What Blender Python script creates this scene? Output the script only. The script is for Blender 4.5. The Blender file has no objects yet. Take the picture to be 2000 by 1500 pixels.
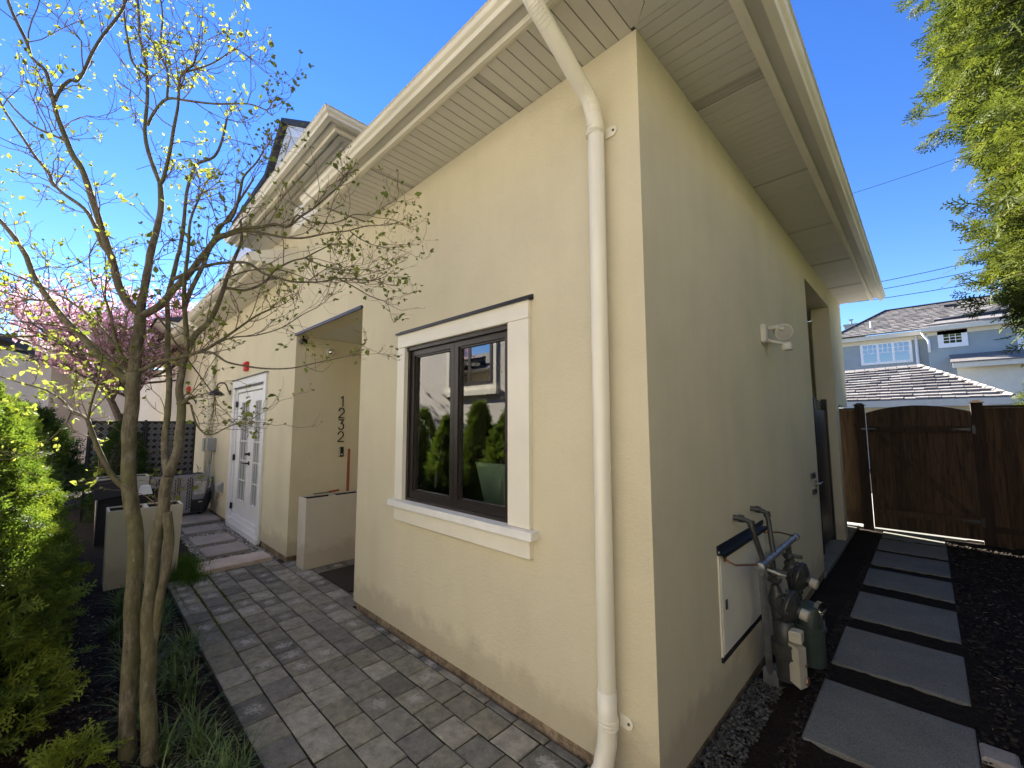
import bpy, math, random
import numpy as np
from mathutils import Vector, Matrix, noise

random.seed(7); RNG = np.random.default_rng(7)
scene = bpy.context.scene
COL = scene.collection

# ------------------------------------------------------------------ camera
CAM_POS = Vector((0.9126, -1.8263, 1.6315))
R_ = Vector((0.71357547, 0.70057567, -0.00194544)); U_ = Vector((0.06780118, -0.06629489, 0.99549384)); F_ = Vector((-0.69728979, 0.71049189, 0.09480626))
cam_data = bpy.data.cameras.new('camera'); cam = bpy.data.objects.new('camera', cam_data); COL.objects.link(cam)
cam.matrix_world = Matrix(((R_.x, U_.x, -F_.x, CAM_POS.x), (R_.y, U_.y, -F_.y, CAM_POS.y), (R_.z, U_.z, -F_.z, CAM_POS.z), (0, 0, 0, 1)))
cam_data.sensor_width = 36.0; cam_data.lens = 14.80; cam_data.clip_start = 0.02; cam_data.clip_end = 2000
scene.camera = cam

# ------------------------------------------------------------------ light
SUN_DIR = Vector((-0.855, 0.235, 0.465)).normalized()
SUN_EL = math.asin(SUN_DIR.z); SUN_ROT = math.atan2(SUN_DIR.x, SUN_DIR.y)
world = bpy.data.worlds.new('World'); scene.world = world; world.use_nodes = True
wn = world.node_tree; wn.nodes.clear()
sky = wn.nodes.new('ShaderNodeTexSky'); sky.sky_type = 'NISHITA'; sky.sun_disc = False
sky.sun_elevation = SUN_EL; sky.sun_rotation = SUN_ROT; sky.air_density = 0.9; sky.dust_density = 0.0; sky.ozone_density = 2.6; sky.altitude = 60
bg = wn.nodes.new('ShaderNodeBackground'); bg.inputs['Strength'].default_value = 0.050
wo = wn.nodes.new('ShaderNodeOutputWorld')
hs_ = wn.nodes.new('ShaderNodeHueSaturation'); hs_.inputs['Saturation'].default_value = 1.27; hs_.inputs['Hue'].default_value = 0.516; wn.links.new(sky.outputs[0], hs_.inputs['Color']); wn.links.new(hs_.outputs[0], bg.inputs[0]); wn.links.new(bg.outputs[0], wo.inputs[0])
sl = bpy.data.lights.new('sun', 'SUN'); sl.energy = 5.0; sl.angle = math.radians(0.53); sl.color = (1.0, 0.93, 0.80)
so = bpy.data.objects.new('sun', sl); COL.objects.link(so); so.rotation_euler = SUN_DIR.to_track_quat('Z', 'Y').to_euler(); so.location = (0, 0, 20)
scene.view_settings.view_transform = 'Standard'; scene.view_settings.look = 'None'; scene.view_settings.gamma = 1
scene.view_settings.use_curve_mapping = False
scene.view_settings.exposure = 2.72
scene.cycles.max_bounces = 7; scene.cycles.diffuse_bounces = 5; scene.cycles.transparent_max_bounces = 12
scene.cycles.use_denoising = True

# ------------------------------------------------------------------ materials
def newmat(name):
    m = bpy.data.materials.new(name); m.use_nodes = True; nt = m.node_tree; nt.nodes.clear()
    out = nt.nodes.new('ShaderNodeOutputMaterial'); p = nt.nodes.new('ShaderNodeBsdfPrincipled'); nt.links.new(p.outputs[0], out.inputs[0])
    return m, nt, p, out
def lk(nt, a, b): nt.links.new(a, b)
def coords(nt, kind='Object'):
    t = nt.nodes.new('ShaderNodeTexCoord'); return t.outputs[kind]
def nz(nt, vec, scale, detail=4, rough=0.55, dist=0.0):
    n = nt.nodes.new('ShaderNodeTexNoise'); n.inputs['Scale'].default_value = scale; n.inputs['Detail'].default_value = detail
    n.inputs['Roughness'].default_value = rough; n.inputs['Distortion'].default_value = dist; lk(nt, vec, n.inputs['Vector']); return n.outputs['Fac']
def ramp(nt, fac, stops):
    r = nt.nodes.new('ShaderNodeValToRGB'); e = r.color_ramp.elements
    while len(e) > 1: e.remove(e[0])
    e[0].position = stops[0][0]; e[0].color = (*stops[0][1], 1)
    for p, c in stops[1:]:
        k = e.new(p); k.color = (*c, 1)
    lk(nt, fac, r.inputs[0]); return r.outputs[0]
def mixc(nt, fac, a, b, mode='MIX'):
    m = nt.nodes.new('ShaderNodeMix'); m.data_type = 'RGBA'; m.blend_type = mode
    if isinstance(fac, (int, float)): m.inputs[0].default_value = fac
    else: lk(nt, fac, m.inputs[0])
    for s, v in ((6, a), (7, b)):
        if isinstance(v, tuple): m.inputs[s].default_value = (*v, 1)
        else: lk(nt, v, m.inputs[s])
    return m.outputs[2]
def bump(nt, p, h, strength, dist=0.01):
    b = nt.nodes.new('ShaderNodeBump'); b.inputs['Strength'].default_value = strength; b.inputs['Distance'].default_value = dist
    lk(nt, h, b.inputs['Height']); lk(nt, b.outputs[0], p.inputs['Normal'])
def scl(c, f): return tuple(max(0, min(1, x * f)) for x in c)
def mat_plain(name, col, rough=0.5, metal=0.0, var=0.12, ns=6, bs=0.0, bscale=80, spec=0.5, rnd=0.0):
    m, nt, p, o = newmat(name); v = coords(nt)
    c = ramp(nt, nz(nt, v, ns, 5), [(0.3, scl(col, 1 - var)), (0.7, scl(col, 1 + var))])
    if rnd:
        oi = nt.nodes.new('ShaderNodeObjectInfo')
        c = mixc(nt, 1.0, c, ramp(nt, oi.outputs['Random'], [(0, (1 - rnd,) * 3), (1, (1, 1, 1))]), 'MULTIPLY')
    lk(nt, c, p.inputs['Base Color']); p.inputs['Roughness'].default_value = rough; p.inputs['Metallic'].default_value = metal
    p.inputs['Specular IOR Level'].default_value = spec
    if bs: bump(nt, p, nz(nt, v, bscale, 6, 0.6), bs, 0.004)
    return m
def mat_stucco(name, col):
    m, nt, p, o = newmat(name); v = coords(nt)
    a = nz(nt, v, 1.3, 6, 0.6); b = nz(nt, v, 190, 3, 0.7); g = nz(nt, v, 45, 4, 0.6)
    c = ramp(nt, a, [(0.25, scl(col, 0.90)), (0.55, col), (0.8, scl(col, 1.05))])
    c = mixc(nt, 0.5, c, ramp(nt, b, [(0.35, (0.80, 0.79, 0.76)), (0.65, (1.03, 1.03, 1.03))]), 'MULTIPLY')
    # vertical faint washes
    mp = nt.nodes.new('ShaderNodeMapping'); mp.inputs['Scale'].default_value = (3.5, 3.5, 0.5); lk(nt, v, mp.inputs[0])
    c = mixc(nt, 0.2, c, ramp(nt, nz(nt, mp.outputs[0], 1.2, 5, 0.6), [(0.35, (0.86, 0.84, 0.80)), (0.6, (1, 1, 1))]), 'MULTIPLY')
    # dirt splash near the ground
    sx = nt.nodes.new('ShaderNodeSeparateXYZ'); lk(nt, v, sx.inputs[0])
    ad = nt.nodes.new('ShaderNodeMath'); ad.operation = 'MULTIPLY_ADD'; lk(nt, nz(nt, v, 7, 5), ad.inputs[0]); ad.inputs[1].default_value = -0.35; lk(nt, sx.outputs[2], ad.inputs[2])
    c = mixc(nt, ramp(nt, ad.outputs[0], [(-0.0, (0.3,) * 3), (0.12, (0,) * 3)]), c, (0.24, 0.19, 0.13))
    lk(nt, c, p.inputs['Base Color']); p.inputs['Roughness'].default_value = 0.93; p.inputs['Specular IOR Level'].default_value = 0.2
    h = nt.nodes.new('ShaderNodeMath'); h.operation = 'ADD'; lk(nt, b, h.inputs[0]); lk(nt, g, h.inputs[1])
    bump(nt, p, h.outputs[0], 0.9, 0.005); return m
def mat_paver():
    m, nt, p, o = newmat('paver_concrete'); v = coords(nt)
    oi = nt.nodes.new('ShaderNodeObjectInfo'); rnd = oi.outputs['Random']
    tc = nt.nodes.new('ShaderNodeNewGeometry'); pos = tc.outputs['Position']
    base = ramp(nt, rnd, [(0, (0.12, 0.116, 0.108)), (0.2, (0.21, 0.20, 0.16)), (0.45, (0.29, 0.275, 0.22)), (0.62, (0.17, 0.163, 0.15)), (0.85, (0.30, 0.285, 0.24)), (1, (0.36, 0.34, 0.29))])
    c = mixc(nt, 0.9, base, ramp(nt, nz(nt, pos, 14, 8, 0.75), [(0.3, (0.45, 0.44, 0.46)), (0.5, (0.95, 0.94, 0.9)), (0.7, (1.45, 1.4, 1.3))]), 'MULTIPLY')
    c = mixc(nt, 0.5, c, ramp(nt, nz(nt, pos, 220, 3, 0.7), [(0.35, (0.55, 0.55, 0.55)), (0.65, (1.15, 1.15, 1.15))]), 'MULTIPLY')
    # pale lime bloom in the middle of some pavers
    ln = nt.nodes.new('ShaderNodeVectorMath'); ln.operation = 'LENGTH'; lk(nt, v, ln.inputs[0])
    a = nt.nodes.new('ShaderNodeMath'); a.operation = 'MULTIPLY_ADD'; lk(nt, nz(nt, pos, 26, 7, 0.75, 1.5), a.inputs[0]); a.inputs[1].default_value = 0.34; lk(nt, ln.outputs[1], a.inputs[2])
    bl = ramp(nt, a.outputs[0], [(0.185, (0.85,) * 3), (0.225, (0,) * 3)])
    m2 = nt.nodes.new('ShaderNodeMath'); m2.operation = 'MULTIPLY'; lk(nt, bl, m2.inputs[0])
    fr = nt.nodes.new('ShaderNodeMath'); fr.operation = 'FRACT'; ml = nt.nodes.new('ShaderNodeMath'); ml.operation = 'MULTIPLY'; ml.inputs[1].default_value = 17.3
    lk(nt, rnd, ml.inputs[0]); lk(nt, ml.outputs[0], fr.inputs[0]); lk(nt, ramp(nt, fr.outputs[0], [(0.45, (0,) * 3), (0.8, (0.85,) * 3)]), m2.inputs[1])
    c = mixc(nt, m2.outputs[0], c, (0.46, 0.44, 0.40))
    # moss tint towards the planting bed
    sx = nt.nodes.new('ShaderNodeSeparateXYZ'); lk(nt, pos, sx.inputs[0])
    mo = nt.nodes.new('ShaderNodeMath'); mo.operation = 'MULTIPLY_ADD'; lk(nt, nz(nt, pos, 5, 4), mo.inputs[0]); mo.inputs[1].default_value = 0.9; lk(nt, sx.outputs[1], mo.inputs[2])
    c = mixc(nt, ramp(nt, mo.outputs[0], [(-0.75, (0.0,) * 3), (-0.45, (0.0,) * 3)]), c, (0.12, 0.14, 0.05))
    lk(nt, c, p.inputs['Base Color']); p.inputs['Roughness'].default_value = 0.85; p.inputs['Specular IOR Level'].default_value = 0.35
    bump(nt, p, nz(nt, pos, 120, 6, 0.65), 0.5, 0.004); return m
def mat_slab(name, c1, c2, sc=180, g=0.7):
    m, nt, p, o = newmat(name); tc = nt.nodes.new('ShaderNodeNewGeometry'); pos = tc.outputs['Position']
    c = ramp(nt, nz(nt, pos, 4, 6, 0.6), [(0.3, c1), (0.7, c2)])
    c = mixc(nt, g, c, ramp(nt, nz(nt, pos, sc, 3, 0.8), [(0.38, (0.35, 0.35, 0.35)), (0.6, (1.2, 1.2, 1.2))]), 'MULTIPLY')
    lk(nt, c, p.inputs['Base Color']); p.inputs['Roughness'].default_value = 0.9; bump(nt, p, nz(nt, pos, sc, 4, 0.7), 0.5, 0.003); return m
def mat_soil(name, c1, c2):
    m, nt, p, o = newmat(name); v = coords(nt)
    c = ramp(nt, nz(nt, v, 60, 8, 0.75), [(0.3, c1), (0.55, c2), (0.75, scl(c2, 2.2))])
    c = mixc(nt, 0.6, c, ramp(nt, nz(nt, v, 2.5, 4), [(0.3, (0.5, 0.5, 0.5)), (0.7, (1, 1, 1))]), 'MULTIPLY')
    lk(nt, c, p.inputs['Base Color']); p.inputs['Roughness'].default_value = 0.95; p.inputs['Specular IOR Level'].default_value = 0.2
    bump(nt, p, nz(nt, v, 70, 8, 0.8), 1.0, 0.03); return m
def mat_wood(name, c1, c2):
    m, nt, p, o = newmat(name); v = coords(nt); oi = nt.nodes.new('ShaderNodeObjectInfo')
    mp = nt.nodes.new('ShaderNodeMapping'); mp.inputs['Scale'].default_value = (22, 22, 1.6); lk(nt, v, mp.inputs[0])
    av = nt.nodes.new('ShaderNodeVectorMath'); av.operation = 'ADD'; lk(nt, mp.outputs[0], av.inputs[0]); cb = nt.nodes.new('ShaderNodeCombineXYZ')
    ml = nt.nodes.new('ShaderNodeMath'); ml.operation = 'MULTIPLY'; ml.inputs[1].default_value = 50; lk(nt, oi.outputs['Random'], ml.inputs[0]); lk(nt, ml.outputs[0], cb.inputs[2]); lk(nt, cb.outputs[0], av.inputs[1])
    f = nz(nt, av.outputs[0], 1.5, 6, 0.6, 0.8)
    c = ramp(nt, f, [(0.3, c1), (0.6, c2), (0.8, scl(c2, 1.25))])
    c = mixc(nt, 1.0, c, ramp(nt, oi.outputs['Random'], [(0, (0.6, 0.58, 0.55)), (1, (1.15, 1.15, 1.1))]), 'MULTIPLY')
    vr = nt.nodes.new('ShaderNodeTexVoronoi'); vr.inputs['Scale'].default_value = 3.0; lk(nt, v, vr.inputs['Vector'])
    c = mixc(nt, ramp(nt, vr.outputs['Distance'], [(0.04, (0.8,) * 3), (0.09, (0,) * 3)]), c, scl(c1, 0.4))
    lk(nt, c, p.inputs['Base Color']); p.inputs['Roughness'].default_value = 0.8; bump(nt, p, f, 0.4, 0.004); return m
def mat_bark():
    m, nt, p, o = newmat('bark'); v = coords(nt)
    mp = nt.nodes.new('ShaderNodeMapping'); mp.inputs['Scale'].default_value = (14, 14, 5); lk(nt, v, mp.inputs[0])
    f = nz(nt, mp.outputs[0], 3, 7, 0.65); g = nz(nt, v, 5, 5, 0.6)
    c = ramp(nt, f, [(0.3, (0.04, 0.032, 0.022)), (0.5, (0.11, 0.095, 0.065)), (0.72, (0.21, 0.19, 0.14))])
    c = mixc(nt, ramp(nt, g, [(0.42, (0, 0, 0)), (0.62, (0.7, 0.7, 0.7))]), c, (0.10, 0.10, 0.035))
    c = mixc(nt, ramp(nt, nz(nt, v, 38, 3), [(0.66, (0, 0, 0)), (0.74, (0.45, 0.45, 0.45))]), c, (0.26, 0.26, 0.2))
    lk(nt, c, p.inputs['Base Color']); p.inputs['Roughness'].default_value = 0.9; bump(nt, p, f, 0.7, 0.006); return m
def mat_leaf(name, c1, c2, trans=0.45, sc=3.0, rough=0.5, c3=None, tcol=None):
    m, nt, p, o = newmat(name); g = nt.nodes.new('ShaderNodeNewGeometry')
    f = nz(nt, g.outputs['Position'], sc, 5, 0.7)
    stops = [(0.3, c1), (0.62, c2)] + ([(0.78, c3)] if c3 else [])
    c = ramp(nt, f, stops)
    ri = g.outputs.get('Random Per Island')
    c = mixc(nt, 1.0, c, ramp(nt, ri, [(0, (0.7, 0.7, 0.7)), (1, (1.25, 1.25, 1.2))]), 'MULTIPLY')
    lk(nt, c, p.inputs['Base Color']); p.inputs['Roughness'].default_value = rough + 0.12; p.inputs['Specular IOR Level'].default_value = 0.12
    t = nt.nodes.new('ShaderNodeBsdfTranslucent'); lk(nt, mixc(nt, 1.0, c, tcol or (1.25, 1.25, 0.6), 'MULTIPLY'), t.inputs[0])
    mx = nt.nodes.new('ShaderNodeMixShader'); mx.inputs[0].default_value = trans
    lk(nt, p.outputs[0], mx.inputs[1]); lk(nt, t.outputs[0], mx.inputs[2]); lk(nt, mx.outputs[0], o.inputs[0]); return m
def mat_glass(name, tint=(0.9, 0.95, 0.92), refl=0.22):
    m, nt, p, o = newmat(name)
    gl = nt.nodes.new('ShaderNodeBsdfGlossy'); gl.inputs['Roughness'].default_value = 0.0; gl.inputs[0].default_value = (1, 1, 1, 1)
    tr = nt.nodes.new('ShaderNodeBsdfTransparent'); tr.inputs[0].default_value = (*tint, 1)
    fr = nt.nodes.new('ShaderNodeFresnel'); fr.inputs[0].default_value = 1.7
    ad = nt.nodes.new('ShaderNodeMath'); ad.operation = 'ADD'; ad.use_clamp = True; lk(nt, fr.outputs[0], ad.inputs[0]); ad.inputs[1].default_value = refl
    mx = nt.nodes.new('ShaderNodeMixShader'); lk(nt, ad.outputs[0], mx.inputs[0]); lk(nt, tr.outputs[0], mx.inputs[1]); lk(nt, gl.outputs[0], mx.inputs[2])
    lk(nt, mx.outputs[0], o.inputs[0]); return m
def mat_shingle(name, c1, c2, c3):
    m, nt, p, o = newmat(name); g = nt.nodes.new('ShaderNodeNewGeometry'); oi = nt.nodes.new('ShaderNodeObjectInfo')
    a = nt.nodes.new('ShaderNodeMath'); a.operation = 'ADD'; lk(nt, g.outputs['Random Per Island'], a.inputs[0]); lk(nt, oi.outputs['Random'], a.inputs[1])
    fr = nt.nodes.new('ShaderNodeMath'); fr.operation = 'FRACT'; lk(nt, a.outputs[0], fr.inputs[0])
    c = ramp(nt, fr.outputs[0], [(0, c1), (0.5, c2), (1, c3)])
    c = mixc(nt, 0.7, c, ramp(nt, nz(nt, g.outputs['Position'], 9, 6, 0.7), [(0.3, (0.6, 0.6, 0.6)), (0.7, (1.15, 1.15, 1.15))]), 'MULTIPLY')
    lk(nt, c, p.inputs['Base Color']); p.inputs['Roughness'].default_value = 0.9; bump(nt, p, nz(nt, g.outputs['Position'], 30, 5), 0.4, 0.01); return m

M = {}
M['stucco'] = mat_stucco('cream_stucco', (0.755, 0.69, 0.50))
M['stucco_pink'] = mat_stucco('pale_stucco', (0.80, 0.755, 0.69))
M['stucco_drab'] = mat_stucco('drab_cream_stucco', (0.24, 0.205, 0.14))
M['stucco_grey'] = mat_stucco('taupe_stucco', (0.46, 0.38, 0.31))
M['trim'] = mat_plain('cream_trim_paint', (0.80, 0.765, 0.65), 0.45, var=0.05, ns=3, bs=0.08, bscale=60)
M['gutter'] = mat_plain('cream_gutter_enamel', (0.80, 0.765, 0.64), 0.28, var=0.06, ns=2, bs=0.05, bscale=12, spec=0.6)
M['soffit'] = mat_plain('ivory_soffit_metal', (0.64, 0.62, 0.55), 0.5, var=0.04, ns=3, rnd=0.06)
M['vent'] = mat_plain('perforated_vent_strip', (0.46, 0.44, 0.385), 0.7, var=0.3, ns=300)
M['groove'] = mat_plain('soffit_groove_backing', (0.14, 0.13, 0.10), 0.8)
M['sill'] = mat_plain('white_sill_paint', (0.78, 0.77, 0.72), 0.5, var=0.08, ns=8, bs=0.15, bscale=40)
M['white'] = mat_plain('white_door_paint', (0.80, 0.80, 0.80), 0.35, var=0.03, ns=4)
M['dark_frame'] = mat_plain('dark_bronze_window_frame', (0.022, 0.017, 0.016), 0.35, var=0.15, ns=5)
M['black'] = mat_plain('black_metal', (0.012, 0.012, 0.014), 0.4)
M['navy'] = mat_plain('dark_flashing_metal', (0.02, 0.022, 0.03), 0.35, metal=0.4)
M['glass'] = mat_glass('window_glass', (0.80, 0.90, 0.83), 0.09)
M['glass2'] = mat_glass('door_glass', (0.5, 0.5, 0.55), 0.05)
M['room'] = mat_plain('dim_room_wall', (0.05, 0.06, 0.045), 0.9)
M['pale'] = mat_plain('pale_green_stand_in', (0.55, 0.66, 0.55), 0.7)
M['paver'] = mat_paver()
M['joint'] = mat_soil('paver_joint_sand', (0.025, 0.023, 0.018), (0.06, 0.055, 0.04))
M['moss'] = mat_leaf('joint_moss', (0.06, 0.075, 0.012), (0.16, 0.17, 0.03), 0.1, 20)
M['slab'] = mat_slab('concrete_stepping_stone', (0.175, 0.175, 0.155), (0.235, 0.232, 0.205))
M['slab_grey'] = mat_slab('bluestone_step', (0.27, 0.24, 0.215), (0.38, 0.34, 0.30), 90, .3)
M['slab_pink'] = mat_slab('pink_sandstone_step', (0.50, 0.39, 0.32), (0.66, 0.58, 0.50), 90, .3)
M['plinth'] = mat_slab('weathered_foundation', (0.15, 0.10, 0.065), (0.36, 0.28, 0.19), 35)
M['soil'] = mat_soil('dark_soil', (0.013, 0.010, 0.008), (0.04, 0.031, 0.023))
M['mulch'] = mat_soil('dark_mulch', (0.012, 0.009, 0.007), (0.04, 0.028, 0.02))
M['chips'] = mat_shingle('bark_chips', (0.012, 0.009, 0.007), (0.026, 0.018, 0.013), (0.065, 0.05, 0.038))
M['pebble'] = mat_shingle('river_pebble', (0.12, 0.12, 0.12), (0.30, 0.28, 0.25), (0.58, 0.53, 0.45))
M['gravel'] = mat_shingle('dark_gravel', (0.03, 0.03, 0.028), (0.07, 0.07, 0.065), (0.16, 0.16, 0.145))
M['wood'] = mat_wood('stained_cedar_boards', (0.028, 0.015, 0.008), (0.115, 0.068, 0.034))
M['wood_post'] = mat_wood('dark_cedar_post', (0.025, 0.014, 0.008), (0.085, 0.048, 0.026))
M['bark'] = mat_bark()
M['twig'] = mat_plain('twig_bark', (0.16, 0.115, 0.085), 0.8, var=0.3, ns=12)
M['limb_pale'] = mat_plain('pale_cedar_limb', (0.34, 0.27, 0.19), 0.85, var=0.3, ns=10)
M['dog_leaf'] = mat_leaf('dogwood_leaf', (0.11, 0.17, 0.04), (0.27, 0.30, 0.09), 0.5, 2.0, tcol=(1.25, 1.2, 0.7))
M['cedar'] = mat_leaf('hedge_cedar_foliage', (0.060, 0.105, 0.030), (0.125, 0.185, 0.040), 0.38, 7.0, c3=(0.21, 0.23, 0.045))
M['cedar_tip'] = mat_leaf('fresh_cedar_tips', (0.12, 0.17, 0.03), (0.24, 0.30, 0.05), 0.3, 7.0)
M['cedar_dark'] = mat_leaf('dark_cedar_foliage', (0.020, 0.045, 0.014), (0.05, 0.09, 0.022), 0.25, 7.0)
M['cypress'] = mat_leaf('tall_cypress_foliage', (0.028, 0.048, 0.015), (0.13, 0.155, 0.04), 0.34, 2.6, c3=(0.32, 0.30, 0.09))  # darkest noise tone paints shaded gaps between the sprays
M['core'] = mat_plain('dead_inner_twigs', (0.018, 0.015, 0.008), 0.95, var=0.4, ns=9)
M['blade'] = mat_leaf('lilyturf_blade', (0.06, 0.10, 0.04), (0.13, 0.19, 0.08), 0.2, 9.0, rough=0.3, c3=(0.30, 0.32, 0.18))
M['grass'] = mat_leaf('lawn_grass_blade', (0.04, 0.09, 0.012), (0.10, 0.18, 0.03), 0.35, 9.0)
M['blossom'] = mat_leaf('magnolia_petal', (0.66, 0.40, 0.50), (0.82, 0.60, 0.68), 0.4, 1.5, c3=(0.90, 0.80, 0.83), tcol=(1.0, 0.95, 1.0))
M['ac'] = mat_plain('grey_unit_enamel', (0.27, 0.27, 0.285), 0.45, var=0.06)
M['ac_dark'] = mat_plain('charcoal_unit_panel', (0.04, 0.038, 0.036), 0.85, spec=0.2)
M['paper'] = mat_plain('paper_label', (0.55, 0.55, 0.50), 0.7, var=0.1, ns=30)
M['print'] = mat_plain('label_print', (0.16, 0.15, 0.15), 0.8)
M['planter'] = mat_stucco('off_white_planter_fibrecement', (0.66, 0.61, 0.52))
M['lattice'] = mat_plain('cut_metal_edges', (0.24, 0.24, 0.26), 0.4, metal=0.2)
M['red'] = mat_plain('red_alarm_plastic', (0.62, 0.03, 0.02), 0.4)
M['rust'] = mat_plain('red_brown_painted_wood', (0.30, 0.075, 0.04), 0.55)
M['steel'] = mat_plain('galvanised_pipe', (0.27, 0.28, 0.29), 0.42, metal=0.7, var=0.2, ns=20)
M['castiron'] = mat_plain('dark_grey_cast_metal', (0.06, 0.062, 0.058), 0.4, metal=0.3, var=0.25, ns=15, bs=0.3, bscale=60)
M['green_tank'] = mat_plain('dark_green_meter_paint', (0.045, 0.065, 0.055), 0.4, var=0.25)
M['beige'] = mat_plain('beige_meter_cover', (0.48, 0.45, 0.36), 0.5)
M['copper'] = mat_plain('dull_copper_pipe', (0.38, 0.20, 0.12), 0.4, metal=0.8)
M['grey_box'] = mat_plain('grey_electrical_enclosure', (0.30, 0.31, 0.32), 0.5)
M['chrome'] = mat_plain('polished_metal', (0.7, 0.7, 0.7), 0.12, metal=1.0, var=0.02)
M['cam_white'] = mat_plain('ivory_light_plastic', (0.62, 0.60, 0.50), 0.4)
M['blue_wall'] = mat_plain('blue_grey_stucco', (0.30, 0.35, 0.36), 0.9, var=0.06, ns=2, bs=0.3)
M['white_far'] = mat_plain('white_window_trim', (0.80, 0.81, 0.82), 0.5, var=0.03)
M['cream_far'] = mat_plain('cream_fascia', (0.66, 0.62, 0.50), 0.6, var=0.05)
M['tile'] = mat_shingle('weathered_roof_tile', (0.15, 0.135, 0.13), (0.195, 0.178, 0.17), (0.28, 0.26, 0.245))
M['tile_dark'] = mat_shingle('dark_roof_shingle', (0.018, 0.020, 0.028), (0.03, 0.033, 0.042), (0.05, 0.052, 0.06))
M['siding'] = mat_plain('pale_blue_white_siding', (0.58, 0.63, 0.72), 0.6, var=0.04)
M['far_pane'] = mat_glass('far_window_glass', (0.3, 0.34, 0.38), 0.25)
M['curtain'] = mat_plain('grey_curtain', (0.20, 0.24, 0.27), 0.9, var=0.3, ns=7)
M['cable'] = mat_plain('black_cable', (0.02, 0.02, 0.025), 0.6)
M['trunk2'] = mat_plain('grey_brown_bark', (0.12, 0.09, 0.07), 0.9, var=0.3, ns=8, bs=0.5, bscale=20)
M['mat'] = mat_plain('dark_brown_coir', (0.022, 0.014, 0.010), 0.95, var=0.4, ns=90, bs=0.8, bscale=150)
M['snake'] = mat_plain('black_corrugated_hose', (0.015, 0.015, 0.02), 0.5)

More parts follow.
